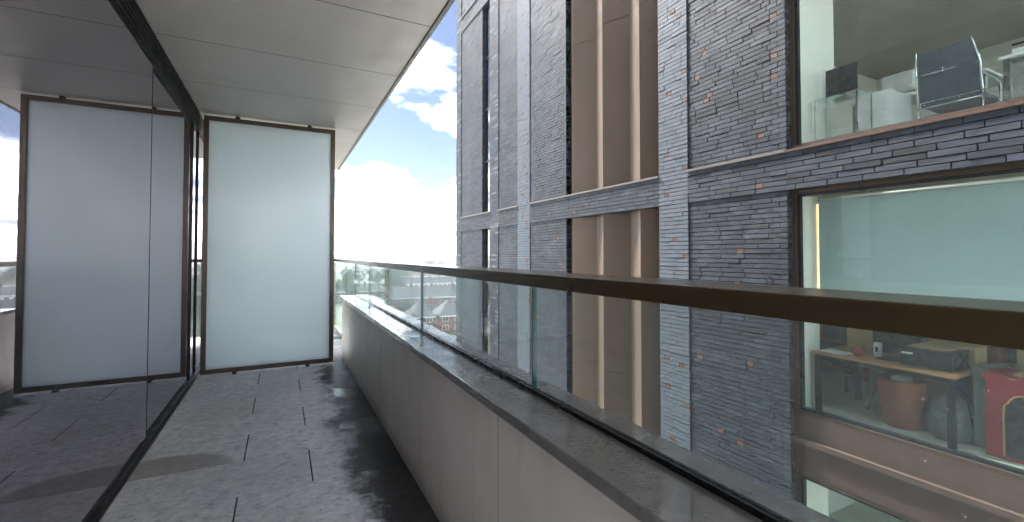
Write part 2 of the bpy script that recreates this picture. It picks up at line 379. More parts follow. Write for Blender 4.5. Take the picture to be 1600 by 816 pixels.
# ------------------------------------------------------------------ dark sliding glass wall on the left
gw = empty('glass_wall', (GX, 2, 0), 'dark reflective sliding glass wall along the left of the balcony', 'glass wall')
GTOP = 2.545
YJ = floorpt(228, 695, -EYE)[1]
gj = [-0.74, 0.75, YJ, 5.30, 5.62, 8.2]
for i, (a, b) in enumerate(zip(gj[:-1], gj[1:])):
    off = -0.012 if i >= 2 else 0.0
    MB().box(GX - 0.024 + off, GX + off, a + 0.004, b - 0.004, 0.045, GTOP).build('glass_pane', M['g_wall'], gw)
for y in gj[1:-1]:
    MB().box(GX - 0.03, GX + 0.0015, y - 0.0045, y + 0.0045, 0.045, GTOP).build('joint_seal', M['black'], gw)
MB().box(GX - 0.05, GX + 0.022, -0.74, YJ - 0.02, 0.001, 0.040).build('sill_track', M['black'], gw, 0.003)
MB().box(GX - 0.05, GX + 0.017, YJ - 0.016, 8.2, 0.001, 0.036).build('sill_track', M['black'], gw, 0.003)
MB().box(GX + 0.0225, GX + 0.030, -0.74, 5.55, 0.0005, 0.010).build('sill_trim', M['bronze'], gw)
head = MB().box(GX - 0.20, GX + 0.008, -0.74, 8.2, GTOP - 0.02, CEIL - 0.002).build('head_track', M['black'], gw)
for i in range(5):
    z = GTOP - 0.012 + i * 0.036
    MB().box(GX + 0.0075, GX + 0.020, -0.74, 5.66, z, z + 0.020).build('track_rib', M['black'], head, 0.002)
# room behind the glass, dark
rm = empty('apartment_room', (-3, 2, 0), 'dim apartment room behind the dark glass wall', 'room')
MB().box(-5.2, -0.80, -0.74, 8.2, -0.25, -0.02).build('room_floor', M['backwall'], rm)
MB().box(-5.4, -5.2, -0.74, 8.2, 0, 2.7).build('room_wall', M['backwall'], rm)
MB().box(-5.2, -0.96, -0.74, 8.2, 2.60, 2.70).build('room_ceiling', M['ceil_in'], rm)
for y in (-0.78, 8.22): MB().box(-5.2, -0.8, y - 0.05, y + 0.05, 0, 2.6).build('room_wall', M['backwall'], rm)

# ------------------------------------------------------------------ frosted privacy screen
SY = 5.585
ps = empty('privacy_screen', (-0.1, SY, 0.02), 'frosted white glass privacy screen in a bronze frame at the balcony end', 'screen')
xa, xb, za, zb = -0.728, 0.540, 0.022, 2.690
fw, ft = 0.046, 0.030
MB().box(xa, xa + fw, SY - ft, SY + ft, za, zb).build('frame_post', M['bronze'], ps, 0.002)
MB().box(xb - fw, xb, SY - ft, SY + ft, za, zb).build('frame_post', M['bronze'], ps, 0.002)
MB().box(xa + fw, xb - fw, SY - ft + 0.001, SY + ft - 0.001, zb - fw, zb).build('frame_rail', M['bronze'], ps, 0.002)
MB().box(xa + fw, xb - fw, SY - ft + 0.001, SY + ft - 0.001, za, za + fw).build('frame_rail', M['bronze'], ps, 0.002)
MB().box(xa + fw - 0.01, xb - fw + 0.01, SY - 0.010, SY + 0.010, za + fw - 0.01, zb - fw + 0.01).build('frosted_pane', M['frost'], ps)
for x in (-0.43, 0.27):
    MB().box(x - 0.02, x + 0.02, SY - 0.02, SY + 0.02, zb, CEIL).build('top_bracket', M['black'], ps, 0.002)
    MB().box(x - 0.02, x + 0.02, SY - 0.035, SY + 0.02, 0.0, za).build('foot_bracket', M['black'], ps, 0.002)

# ------------------------------------------------------------------ parapet with metal coping
PZ = 0.745; PEND = 5.92
pw = empty('parapet_wall', (0.8, 2, 0), 'low beige panelled parapet wall with wet metal coping', 'wall')
MB().box(PX + 0.016, 0.915, -0.75, PEND - 0.012, -3.3 + 0.01, PZ - 0.05).build('parapet_core', M['dark'], pw)
pj = [-0.75, -0.08, 1.42, 2.91, 4.97, PEND]
for a, b in zip(pj[:-1], pj[1:]):
    MB().box(PX, PX + 0.014, a + 0.004, b - 0.004, 0.004, PZ - 0.036).build('cladding_panel', M['clad'], pw)
    MB().box(0.917, 0.932, a + 0.002, b - 0.002, -0.45, PZ - 0.036).build('cladding_panel', M['clad'], pw, 0.001, segs=1)
for y in pj[1:-1]: MB().box(PX + 0.002, PX + 0.013, y - 0.0038, y + 0.0038, 0.005, PZ - 0.037).build('joint_seal', M['dark'], pw)
MB().box(PX + 0.001, 0.931, PEND - 0.0118, PEND + 0.002, 0.004, PZ - 0.036).build('end_panel', M['clad'], pw)
cj = [-0.75, -0.07, 1.43, 2.95, 4.90, PEND + 0.015]
for a, b in zip(cj[:-1], cj[1:]):
    MB().box(0.648, 0.947, a + 0.0025, b - 0.0025, PZ - 0.034, PZ).build('coping', M['coping'], pw, 0.006, segs=3)

# ------------------------------------------------------------------ glass balustrade with bronze handrail
bl = empty('balustrade', (0.84, 2, PZ), 'clear glass balustrade with dark bronze handrail on the parapet', 'balustrade')
BX = 0.836; HB, HT = EYE - 0.1144, EYE - 0.0686
bj = [-0.74, -0.05, 1.455, 2.95, 4.96, 5.98]
panes = []
for a, b in zip(bj[:-1], bj[1:]):
    mbp = MB().box(BX - 0.008, BX + 0.008, a + 0.003, b - 0.003, PZ + 0.006 if a < 5.9 else PZ, HB + 0.012)
    mbp.m = [1 if i in (2, 4) else 0 for i in range(6)]
    panes.append(mbp.build('glass_pane', [M['g_bal'], M['edge_glass']], bl))
for a, b in ((5.98, 6.93), (6.93, 8.2)):
    mbp = MB().box(BX - 0.008, BX + 0.008, a + 0.003, b - 0.003, 0.02, HB + 0.012); mbp.m = [1 if i in (2, 4) else 0 for i in range(6)]
    mbp.build('glass_pane', [M['g_bal'], M['edge_glass']], bl)
MB().box(BX - 0.019, BX - 0.009, -0.75, PEND, PZ + 0.0005, PZ + 0.016).build('glazing_seal', M['channel'], bl, 0.002)
MB().box(BX + 0.009, BX + 0.017, -0.75, PEND, PZ + 0.0005, PZ + 0.010).build('glazing_seal', M['channel'], bl, 0.002)
MB().box(BX - 0.03, BX + 0.03, PEND + 0.03, 8.24, 0.0, 0.05).build('base_channel', M['ledge'], bl, 0.003)
for a, b in ((-0.75, 4.02), (4.022, 8.25)):
    MB().box(0.79, 0.972, a, b, HB, HT).build('handrail', M['bronze2'], bl, 0.004, segs=3)
for b2 in (-0.75,):
    mbp = MB().box(-0.74, BX - 0.012, 8.19, 8.206, 0.02, HB + 0.012); mbp.build('glass_pane', M['g_bal'], bl)
    MB().box(-0.74, 0.788, 8.10, 8.25, HB, HT).build('handrail', M['bronze2'], bl, 0.004)
# rain beads on the near glass and along the coping
def drop(mb, c, r, ax, flat=0.5):
    b = len(mb.v); nseg = 7
    u = Vector((0, 1, 0)); v = Vector((0, 0, 1)) if ax == 'x' else Vector((1, 0, 0)); n = Vector((-1, 0, 0)) if ax == 'x' else Vector((0, 0, 1))
    c = Vector(c); s = random.uniform(0.8, 1.4) if ax == 'x' else random.uniform(0.7, 1.5)
    for ring, (rr, hh) in enumerate(((1, 0), (0.72, 0.62))):
        for j in range(nseg):
            q = 2 * math.pi * j / nseg; mb.v.append(tuple(c + u * math.cos(q) * r * rr + v * math.sin(q) * r * rr * s + n * hh * r * flat))
    mb.v.append(tuple(c + n * r * flat)); t = b + 2 * nseg
    for j in range(nseg):
        k2 = (j + 1) % nseg
        mb.f.append((b + j, b + k2, b + nseg + k2, b + nseg + j)); mb.m.append(0)
        mb.f.append((b + nseg + j, b + nseg + k2, t)); mb.m.append(0)
mb = MB()
for _ in range(420):
    y = 0.05 + 3.0 * random.random() ** 1.6; z = random.uniform(PZ + 0.02, HB - 0.01)
    drop(mb, (BX - 0.0081, y, z), random.choice((0.0010, 0.0013, 0.002, 0.0028, 0.0036)), 'x')
for _ in range(90):
    y = random.uniform(0.1, 3.0); drop(mb, (BX - 0.0081, y, HB - 0.002 - abs(random.gauss(0, 0.006))), random.uniform(0.001, 0.003), 'x')
tag(mb.build('raindrops', M['water'], bl, 0, True), None, None, None, 'stuff')
mb = MB()
for _ in range(2600):
    y = random.uniform(0.2, 5.8); x = random.gauss(0.735, 0.05)
    if not 0.665 < x < 0.81: continue
    drop(mb, (x, y, PZ + 0.0002), random.choice((0.0015, 0.002, 0.003, 0.004)), 'z', 0.45)
tag(mb.build('raindrops', M['water'], pw, 0, True), None, None, None, 'stuff')

# ------------------------------------------------------------------ our own building round the balcony
ab = empty('apartment_building', (-4, 0, -22), 'apartment block that carries the balcony', 'building')
H = 3.22
YE = 8.3; YB = -0.75
MB().box(-6, -5.4, YB, YE, -22, 3 * H - 0.47).build('rear_wall', M['concrete'], ab)
for k in range(-6, 3):
    if k == 0: continue
    z = k * H
    xs_ = 0.80 if k == 1 else 0.90; zs_ = z - 0.18 if k == 1 else z - 0.46
    MB().box(-6, xs_, YB, YE, zs_, z - 0.02).build('floor_slab', M['soffit'], ab)
    for a, b in zip((YB, 1.42, 2.91, 4.97), (1.42, 2.91, 4.97, YE)): MB().box(PX, 0.93, a + 0.003, b - 0.003, z - 0.019, z + PZ).build('parapet', M['clad'], ab)
    MB().box(0.79, 0.972, YB, YE, z + HB, z + HT).build('handrail', M['bronze2'], ab)
    MB().box(BX - 0.008, BX + 0.008, YB, YE, z + PZ, z + HB).build('glass_screen', M['g_bal'], ab)
    MB().box(GX - 0.1, GX, YB, YE, z - 0.019, z + 2.74).build('glazing', M['g_slot'], ab)
    MB().box(-5.4, GX - 0.3, YB, YB + 0.1, z - 0.019, z + 2.74).build('side_wall', M['concrete'], ab)
MB().box(-6, 0.90, YB, YE, 3 * H - 0.46, 3 * H).build('roof', M['concrete'], ab)
MB().box(-6, -0.95, YB, YE, -0.46, -0.31).build('floor_slab', M['concrete'], ab)
MB().box(-6, -0.901, YB, YE, CEIL, CEIL + 0.309).build('roof', M['concrete'], ab)
MB().box(-6, 0.9, YE - 0.3, YE, -22, -0.5).build('end_wall', M['concrete'], ab)
MB().box(-5.4, -0.8, YE + 0.06, YE + 0.3, -0.5, 3 * H).build('end_wall', M['concrete'], ab)

# ------------------------------------------------------------------ brick office building opposite
FX = 5.6; S = FX / 6.0
def Z(dz): return EYE + dz * S
ob = empty('brick_office_building', (FX + 3, 6, -22), 'dark grey brick office building with pleated bronze panels opposite', 'building')
yC0, yC1 = 16.0 * S, 16.5 * S
zones = [  # name, y0, y1, kind
    ('flush', 16.0 * S, 16.5 * S), ('rec', 14.0 * S, 16.0 * S), ('slot', 13.35 * S, 14.0 * S), ('flush', 12.7 * S, 13.35 * S), ('rec', 11.4 * S, 12.7 * S),
    ('pale', 10.7 * S, 11.4 * S), ('rec', 8.95 * S, 10.7 * S), ('pleat', 5.97 * S, 8.95 * S), ('pale', 5.33 * S, 5.97 * S), ('rec', 3.69 * S, 5.33 * S)]
WY0, WY1 = 0.30, 3.69 * S
bands = [(Z(0.86), Z(1.37)), (Z(8.42), Z(8.95)), (Z(-6.72), Z(-6.19))]
TOP = Z(10.9); BOT = -22.0
VB, VT = Z(-7.2), Z(10.2)       # brick-by-brick range (the picture shows no more)
groups_z = [(Z(-6.19), Z(0.86)), (Z(1.37), Z(8.42))]
RECX = FX + 0.016
bricks = []      # (x, y0, y1, z0, z1, depth, mat)
CH = 0.066; BLEN = 0.362; JT = 0.009
DARKS = [0, 0, 1, 1, 1, 2, 2, 3, 3, 4]; PALES = [5, 6, 5, 6, 5]; MIDS = [1, 1, 2, 2, 2, 7, 4, 3]
def lay(y0, y1, z0, z1, x, pal, ch=CH, orange=0.012, jamb0=0.0, jamb1=0.0):
    n = max(1, round((z1 - z0) / ch)); h = (z1 - z0) / n
    for r in range(n):
        za = z0 + r * h + JT / 2; zb = z0 + (r + 1) * h - JT / 2
        ys = y0
        if jamb0:
            e = 0.105 if r % 2 else 0.20
            bricks.append((x + random.uniform(-0.002, 0.002), y0, y0 + e - JT, za, zb, jamb0, random.choice(pal))); ys = y0 + e
        y = y0 - random.choice((0.12, 0.24, 0.33, 0.06)) + random.uniform(-0.02, 0.02) + BLEN
        cuts = [ys]
        while y < y1 - 0.07:
            if y > ys + 0.07: cuts.append(y)
            y += BLEN * random.choice((1, 1, 1, 0.97, 1.03))
        cuts.append(y1 + JT)
        for a, b in zip(cuts[:-1], cuts[1:]):
            b -= JT
            if random.random() < orange * 2.2 and b - a > 0.2:
                s_ = a + 0.1
                bricks.append((x + random.uniform(-0.003, 0.003), a, s_ - JT, za, zb, 0.03, 8)); a = s_
            bricks.append((x + random.uniform(-0.003, 0.003), a, b, za, zb, 0.03, random.choice(pal)))
walls = []
def wallpart(y0, y1, z0, z1, x, depth=0.40):
    o = MB().box(x + 0.012, x + depth, y0, y1, z0, z1).build('wall', M['mortar'], ob); walls.append((o, y0, y1, z0, z1)); return o
def ledge(y0, y1, z):
    MB().box(FX - 0.022, RECX + 0.02, y0 + 0.002, y1 - 0.002, z - 0.001, z + 0.034).build('ledge', M['ledge'], ob, 0.003)
for kind, y0, y1 in zones:
    if kind in ('flush', 'pale'):
        wallpart(y0, y1, VB, VT, FX)
        lay(y0, y1, VB, VT, FX, PALES if kind == 'pale' else MIDS + [7, 5], CH, 0.035)
    else:
        for (a, b) in bands:
            wallpart(y0, y1, a, b, FX)
            lay(y0, y1, a, b, FX, MIDS if kind != 'rec' or y0 > 6 else DARKS + [2, 4], (b - a) / 7.0, 0.02)
        wallpart(y0, y1, VB, Z(-6.72), FX + 0.03); wallpart(y0, y1, Z(8.95), VT, FX + 0.03)
        lay(y0, y1, Z(8.95), VT, RECX, MIDS)
    if kind == 'rec':
        for (a, b) in groups_z:
            wallpart(y0, y1, a, b, RECX, 0.35)
            near = y0 < 4
            lay(y0, y1, a, b, RECX, DARKS if near else MIDS, CH, 0.020 if near else 0.006, jamb0=0.115 if near else (0.19 if 8 < y0 < 9 else (0.17 if y0 > 13 else 0.0)))
        ledge(y0, y1, Z(1.37)); ledge(y0, y1, Z(8.95))
    if kind == 'slot':
        for gi, (a, b) in enumerate(groups_z):
            X = FX + 0.10
            fr_ = MB().box(X, X + 0.06, y0, y0 + 0.05, a, b).box(X, X + 0.06, y1 - 0.02, y1, a, b).build('window', M['gasket'], ob)
            nseg = 4; hseg = (b - a) / nseg
            for q in range(nseg):
                MB().box(X + 0.02, X + 0.04, y0 + 0.05, y1 - 0.02, a + q * hseg + 0.03, a + (q + 1) * hseg - 0.03).build('pane', M['g_slot'], fr_)
                MB().box(X + 0.005, X + 0.055, y0 + 0.05, y1 - 0.02, a + q * hseg - 0.03, a + q * hseg + 0.03).build('transom', M['gasket'], fr_)
            MB().box(X + 0.2, X + 0.25, y0, y1, a, b).build('blind', M['plaster'], fr_)
        ledge(y0, y1, Z(1.37)); ledge(y0, y1, Z(8.95))
    if kind == 'pleat':
        XP, XV = 6.05 * S, 6.31 * S; P0 = 5.943 * S; PP = 0.555 * S
        vs = [P0 + i * PP for i in range(8)]
        for gi, (a, b) in enumerate(groups_z):
            mid = a + (b - a) * (0.5035 if gi else 0.532)
            for (c0, c1) in ((a + 0.035, mid - 0.006), (mid + 0.006, b - 0.004)):
                for i in range(6):
                    ya, yb = vs[i], vs[i + 1]; xa_, xb_ = (XV, XP) if i % 2 == 0 else (XP, XV)
                    if yb > y1: t = (y1 - ya) / (yb - ya); xb_ = xa_ + (xb_ - xa_) * t; yb = y1
                    if ya < y0: t = (y0 - ya) / (yb - ya); xa_ = xa_ + (xb_ - xa_) * t; ya = y0
                    q = [(xa_, ya, c0), (xb_, yb, c0), (xb_ + 0.02, yb, c0), (xa_ + 0.02, ya, c0)]
                    MB().prism(q, (0, 0, c1 - c0)).build('cladding_panel', M['pleat'], ob)
            MB().box(XV + 0.04, XV + 0.08, y0, y1, a, b).build('backing_sheet', M['dark'], ob)
            MB().box(FX + 0.02, XV + 0.10, y0 + 0.002, y1 - 0.002, a - 0.004, a + 0.034).build('ledge', M['ledge'], ob)
        ledge(y0, y1, Z(1.37)); ledge(y0, y1, Z(8.95))
        MB().box(FX + 0.03, XV + 0.1, y1 + 0.0, y1 + 0.012, groups_z[0][0], groups_z[1][1]).build('jamb', M['mortar'], ob)
# band over / under the big windows
for (a, b) in bands:
    wallpart(WY0, WY1, a, b, FX)
    lay(WY0, WY1, a, b, FX, [1, 2, 2, 3, 4, 4, 4, 7, 7], (b - a) / 7.0, 0.004)
wallpart(WY0, WY1, VB, Z(-6.72), FX + 0.03); wallpart(WY0, WY1, Z(8.95), VT, FX + 0.03)

# choose the 300 bricks that show largest as parts of their wall, the rest joined
c27, s27 = math.cos(R(27.05)), math.sin(R(27.05))
def shown(b):
    x, y0, y1, z0, z1, dp, m_ = b
    ym, zm = (y0 + y1) / 2, (z0 + z1) / 2; d = x * s27 + ym * c27
    if d < 0.5: return 0
    px = 800 + 705 * (x * c27 - ym * s27) / d; py = 398 - 705 * (zm - EYE) / d
    if not (-10 < px < 1612 and -6 < py < 822): return 0
    # behind the handrail or below the coping line as seen from the balcony
    t = (py - 398) / max(1, px - 440)
    if 0.082 < t < 0.124 or t > 0.50: return 0
    wpx = 705 * x / d / d * (y1 - y0); return wpx * (705 / d * (z1 - z0))
order = sorted(range(len(bricks)), key=lambda i: -shown(bricks[i]))
top = set(order[:300])
unit = {}
def unit_brick(m_, v_):
    if (m_, v_) not in unit:
        rs = random.getstate(); random.seed(m_ * 7 + v_)
        q = MB().box(0, 1, -0.5, 0.5, -0.5, 0.5)
        q.v = [(x + (random.uniform(0, 0.07) if x < 0.5 else 0), y * random.uniform(0.985, 1.0), z * random.uniform(0.93, 1.0)) for x, y, z in q.v]
        unit[(m_, v_)] = q.mesh('brick', BR[m_], fix=False); random.setstate(rs)
    return unit[(m_, v_)]
rest = MB()
for i, b in enumerate(bricks):
    x, y0, y1, z0, z1, dp, m_ = b
    if i in top:
        ym, zm = (y0 + y1) / 2, (z0 + z1) / 2
        par = next((w_ for w_, a0, a1, b0, b1 in walls if a0 - 1e-4 <= ym <= a1 + 1e-4 and b0 - 1e-4 <= zm <= b1 + 1e-4), ob)
        o = bpy.data.objects.new('brick', unit_brick(m_, random.randrange(4))); col.objects.link(o)
        o.location = (x, ym, zm); o.scale = (dp, y1 - y0, z1 - z0)
        o.parent = par; o.matrix_parent_inverse = world(par).inverted()
    else:
        rest.box(x, x + dp, y0, y1, z0, z1, m_, 0.0012, skip=('x1',))
tag(rest.build('brick_courses', BR, ob, fix=False), None, None, None, 'stuff')
# the rest of the block
BK = FX + 9.0
def far(name, b, m_): return MB().box(*b).build(name, m_, ob)
far('upper_wall', (FX + 0.02, FX + 0.42, WY0, yC1, VT, TOP), M['brickfar'])
far('lower_wall', (FX + 0.02, FX + 0.42, WY0, yC1, BOT, VB), M['brickfar'])
far('end_wall', (FX + 0.41, BK, yC1 - 0.3, yC1 - 0.004, BOT, TOP), M['brickfar'])
far('rear_wall', (BK, BK + 0.3, -0.05, yC1, BOT, TOP), M['brickfar'])
far('roof', (FX + 0.02, BK + 0.3, -0.05, yC1, TOP, TOP + 0.4), M['concrete'])
ends = [(Z(-5.5), Z(-2.70)), (Z(-2.08), Z(0.80)), (Z(1.37) + 0.01, Z(1.37) + 2.62), (Z(4.95), Z(8.1))]
e0, e1 = WY0 - 0.35, WY0 - 0.002; xl, xr = FX + 0.45, FX + 6.0
zlow = BOT
for (zf_, zc_) in ends:
    far('end_wall', (FX + 0.02, BK, e0, e1, zlow, zf_ + 0.25), M['brickfar'])
    far('end_wall', (FX + 0.02, xl, e0, e1, zf_ + 0.25, zc_ - 0.05), M['brickfar']); far('end_wall', (xr, BK, e0, e1, zf_ + 0.25, zc_ - 0.05), M['brickfar'])
    fill_window = far('window', (xl, xr, e0 + 0.12, e0 + 0.17, zf_ + 0.25, zf_ + 0.31), M['bronze'])  # unseen window, added so that sky light brightens the room
    for xm in (xl, xl + 1.8, xl + 3.6, xr - 0.05): MB().box(xm, xm + 0.05, e0 + 0.12, e0 + 0.17, zf_ + 0.311, zc_ - 0.05).build('mullion', M['bronze'], fill_window)
    MB().box(xl + 0.05, xr - 0.05, e0 + 0.14, e0 + 0.15, zf_ + 0.312, zc_ - 0.052).build('pane', M['g_win'], fill_window)
    zlow = zc_ - 0.05
far('end_wall', (FX + 0.02, BK, e0, e1, zlow, TOP), M['brickfar'])

# big windows: outer bronze frame, black gasket, pane
WX = FX + 0.115
def big_window(zb_, zt_, name='window', mull=()):
    fr_ = MB()
    t = 0.045
    fr_.box(WX, WX + 0.09, WY1 - t, WY1, zb_, zt_).box(WX, WX + 0.09, WY0, WY0 + t, zb_, zt_).box(WX, WX + 0.089, WY0 + t, WY1 - t, zt_ - t, zt_).box(WX, WX + 0.089, WY0 + t, WY1 - t, zb_, zb_ + t)
    for y in mull: fr_.box(WX, WX + 0.088, y - 0.03, y + 0.03, zb_ + t, zt_ - t)
    f_ = fr_.build(name, M['bronze'], ob)
    g = 0.035
    ys = [WY0] + list(mull) + [WY1]
    for a, b in zip(ys[:-1], ys[1:]):
        a2 = a + (t if a == WY0 else 0.03); b2 = b - (t if b == WY1 else 0.03)
        gk = MB()
        gk.box(WX + 0.03, WX + 0.085, a2, a2 + g, zb_ + t, zt_ - t).box(WX + 0.03, WX + 0.085, b2 - g, b2, zb_ + t, zt_ - t)
        gk.box(WX + 0.03, WX + 0.0845, a2 + g, b2 - g, zb_ + t, zb_ + t + g).box(WX + 0.03, WX + 0.0845, a2 + g, b2 - g, zt_ - t - g, zt_ - t)
        gk.build('gasket', M['gasket'], f_)
        MB().box(WX + 0.052, WX + 0.060, a2 + g - 0.004, b2 - g + 0.004, zb_ + t + g - 0.004, zt_ - t - g + 0.004).build('pane', M['g_win'], f_)
    return f_
fl1, fl0, flm, fl2 = Z(1.37), Z(-2.08), Z(-5.5), Z(4.9)
w1 = big_window(Z(1.37) + 0.02, Z(4.55)); w0 = big_window(Z(-2.10), Z(0.86) - 0.002); wm = big_window(Z(-5.5), Z(-2.86)); w2 = big_window(Z(5.0), Z(8.42))
MB().box(FX - 0.02, WX + 0.02, WY0, WY1 - 0.001, Z(1.37) - 0.004, Z(1.37) + 0.022).build('sill', M['sill'], w1, 0.003)
MB().box(WX - 0.05, WX + 0.03, WY0, WY1 - 0.002, Z(1.37) + 0.0225, Z(1.37) + 0.075).build('sill_upstand', M['sill'], w1, 0.003)
MB().box(WX - 0.004, WX + 0.08, WY0, WY1 - 0.001, Z(-2.86), Z(-2.10) - 0.001).build('spandrel_panel', M['sill'], ob)
MB().box(WX - 0.055, WX - 0.004, WY0, WY1 - 0.001, Z(-2.47), Z(-2.40)).build('spandrel_rail', M['sill'], ob, 0.004)
MB().box(WX - 0.004, WX + 0.08, WY0, WY1 - 0.001, Z(4.551), Z(4.999)).build('spandrel_panel', M['sill'], ob)
MB().box(WX - 0.004, WX + 0.08, WY0, WY1 - 0.001, Z(-6.19), Z(-5.501)).build('spandrel_panel', M['sill'], ob)
MB().box(WX + 0.0, WX + 0.03, WY1 + 0.0005, WY1 + 0.012, Z(-6), Z(8.4)).build('jamb_trim', M['bronze'], ob)

# rooms: floors, ceilings, back wall, plaster column by the window
RX0, RX1 = WX + 0.10, FX + 6.2
def room(zf, zc, colx):
    MB().box(RX0, RX1, WY0, 5.3, zf - 0.12, zf).build('room_floor', M['carpet'], ob)
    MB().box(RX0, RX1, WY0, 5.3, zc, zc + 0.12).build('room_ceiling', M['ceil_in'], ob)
    MB().box(RX1, RX1 + 0.12, WY0, 5.3, zf - 0.12, zc + 0.12).build('room_wall', M['backwall'], ob)
    MB().box(RX0 + 0.55, RX1, 5.2, 5.3, zf, zc).build('room_wall', M['plaster'], ob)
    MB().box(RX0, colx, WY1 - 0.03, WY1 + 0.5, zf, zc).build('room_column', M['plaster'], ob)
room(Z(1.37) + 0.01, Z(1.37) + 2.62, FX + 1.05)
room(Z(-2.08), Z(0.80), FX + 0.62)
room(Z(-5.5), Z(-2.70), FX + 0.75)
room(Z(4.95), Z(8.1), FX + 0.8)
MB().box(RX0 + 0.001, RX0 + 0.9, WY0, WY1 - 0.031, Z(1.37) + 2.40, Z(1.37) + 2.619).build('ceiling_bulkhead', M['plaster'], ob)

MB().box(6.6, 11.6, 1.55, 1.62, Z(1.37) + 2.50, Z(1.37) + 2.55).build('ceiling_track', M['black'], ob)
# ------------------------------------------------------------------ office furniture seen through the windows
F1 = Z(1.37) + 0.01; F0 = Z(-2.08)
# upper room: chair with dark mesh back and chrome tube frame
ch = empty('office_chair', (6.75, 2.28, F1), 'chrome tube chair with dark mesh back behind the upper window', 'chair')
def tube(name, pts, r, m_, par, n=8): return MB().tube(pts, r, n).build(name, m_, par, 0, True)
cx, cyy = 6.95, 2.26
MB().box(cx - 0.24, cx + 0.24, cyy - 0.26, cyy + 0.26, F1 + 0.44, F1 + 0.49).build('seat', M['mesh'], ch, 0.02)
bk = MB(); n = 6
for i in range(n):
    pass
bk.prism([(cx - 0.25, cyy - 0.27, F1 + 0.50), (cx - 0.25, cyy + 0.27, F1 + 0.50), (cx - 0.30, cyy + 0.26, F1 + 0.85), (cx - 0.37, cyy + 0.22, F1 + 1.04), (cx - 0.37, cyy - 0.22, F1 + 1.04), (cx - 0.30, cyy - 0.26, F1 + 0.85)], (0.025, 0, 0)).build('backrest', M['mesh'], ch)
for s_ in (-1, 1):
    y = cyy + s_ * 0.275
    tube('back_frame', [(cx - 0.24, y, F1 + 0.46), (cx - 0.26, y, F1 + 0.52), (cx - 0.30, y, F1 + 0.80), (cx - 0.38, cyy + s_ * 0.235, F1 + 1.06)], 0.011, M['steel'], ch)
    tube('leg', [(cx + 0.22, y, F1 + 0.01), (cx + 0.22, y, F1 + 0.64), (cx + 0.19, y, F1 + 0.66), (cx - 0.29, y, F1 + 0.68)], 0.011, M['steel'], ch)
    tube('leg', [(cx - 0.26, y, F1 + 0.01), (cx - 0.24, y, F1 + 0.44)], 0.011, M['steel'], ch)
for z_, x_ in ((0.43, -0.24), (0.43, 0.22), (0.80, -0.30)):
    tube('crossbar', [(cx + x_, cyy - 0.275, F1 + z_), (cx + x_, cyy + 0.275, F1 + z_)], 0.009, M['steel'], ch)
def desk(name, x0, x1, y0, y1, zf, h, top, legm, label, cat='desk', th=0.03, legr=0.025):
    e = empty(name, ((x0 + x1) / 2, (y0 + y1) / 2, zf), label, cat)
    MB().box(x0, x1, y0, y1, zf + h - th, zf + h).build('desk_top', top, e, 0.003)
    for x in (x0 + 0.05, x1 - 0.05):
        for y in (y0 + 0.05, y1 - 0.05):
            MB().box(x - legr, x + legr, y - legr, y + legr, zf + 0.001, zf + h - th).build('leg', legm, e)
    MB().box(x0 + 0.04, x0 + 0.07, y0 + 0.08, y1 - 0.08, zf + h - th - 0.06, zf + h - th).build('rail', legm, e)
    return e
desk('white_desk', 7.4, 8.2, 2.15, 3.60, F1, 0.92, M['white'], M['steel'], 'white office desk behind the dark mesh chair')
# white machine with curved hood, on the desk
pm = empty('desk_printer', (7.6, 3.1, F1 + 0.92), 'small white printer with rounded hood left of the chair', 'printer')
prof = [(7.50, 0.0), (7.50, 0.16)] + [(7.58 - 0.08 * math.cos(q * math.pi / 10), 0.16 + 0.08 * math.sin(q * math.pi / 10)) for q in range(1, 6)] + [(7.80, 0.24), (7.80, 0.0)]
MB().prism([(x, 2.90, F1 + 0.92 + z + 0.06) for x, z in prof], (0, 0.34, 0)).build('printer_body', M['white'], pm)
MB().box(7.42, 7.86, 2.86, 3.42, F1 + 0.921, F1 + 0.979).build('paper_tray', M['white'], pm, 0.02)
# low white cabinet, glass side table and monitor by the column
wc = empty('white_cabinet', (6.75, 2.95, F1), 'low white cabinet beside the monitor in the upper window', 'cabinet')
MB().box(6.45, 7.0, 2.72, 3.05, F1, F1 + 0.70).build('carcass', M['white'], wc, 0.003)
for q in range(3): MB().box(6.438, 6.449, 2.735, 3.035, F1 + 0.03 + q * 0.22, F1 + 0.235 + q * 0.22).build('drawer', M['white'], wc, 0.002)
gt = empty('glass_side_table', (6.3, 3.1, F1), 'small clear glass table with metal edge under the monitor', 'table')
MB().box(6.05, 6.40, 2.86, 3.36, F1 + 0.665, F1 + 0.68).build('glass_top', M['g_bal'], gt)
for x in (6.06, 6.39):
    for y in (2.87, 3.35): MB().box(x - 0.008, x + 0.008, y - 0.008, y + 0.008, F1, F1 + 0.664).build('leg', M['steel'], gt)
mo = empty('monitor', (6.32, 3.17, F1 + 0.68), 'black computer monitor standing by the white column', 'monitor')
MB().box(6.30, 6.325, 2.98, 3.34, F1 + 0.76, F1 + 1.10).build('display', M['screen_black'], mo, 0.006)
MB().box(6.328, 6.36, 3.13, 3.19, F1 + 0.70, F1 + 0.95).build('stand', M['steel'], mo, 0.004)
MB().box(6.25, 6.38, 3.07, 3.25, F1 + 0.6805, F1 + 0.70).build('foot', M['steel'], mo, 0.004)
dl = empty('desk_lamp', (6.8, 2.80, F1 + 0.70), 'slim white stick lamp on the low cabinet', 'lamp')
tube('stem', [(6.72, 2.80, F1 + 0.701), (6.72, 2.80, F1 + 0.80)], 0.010, M['white'], dl)
desk('white_table', 6.55, 7.6, 0.95, 1.82, F1, 0.74, M['white'], M['steel'], 'white table at the right edge of the upper window')
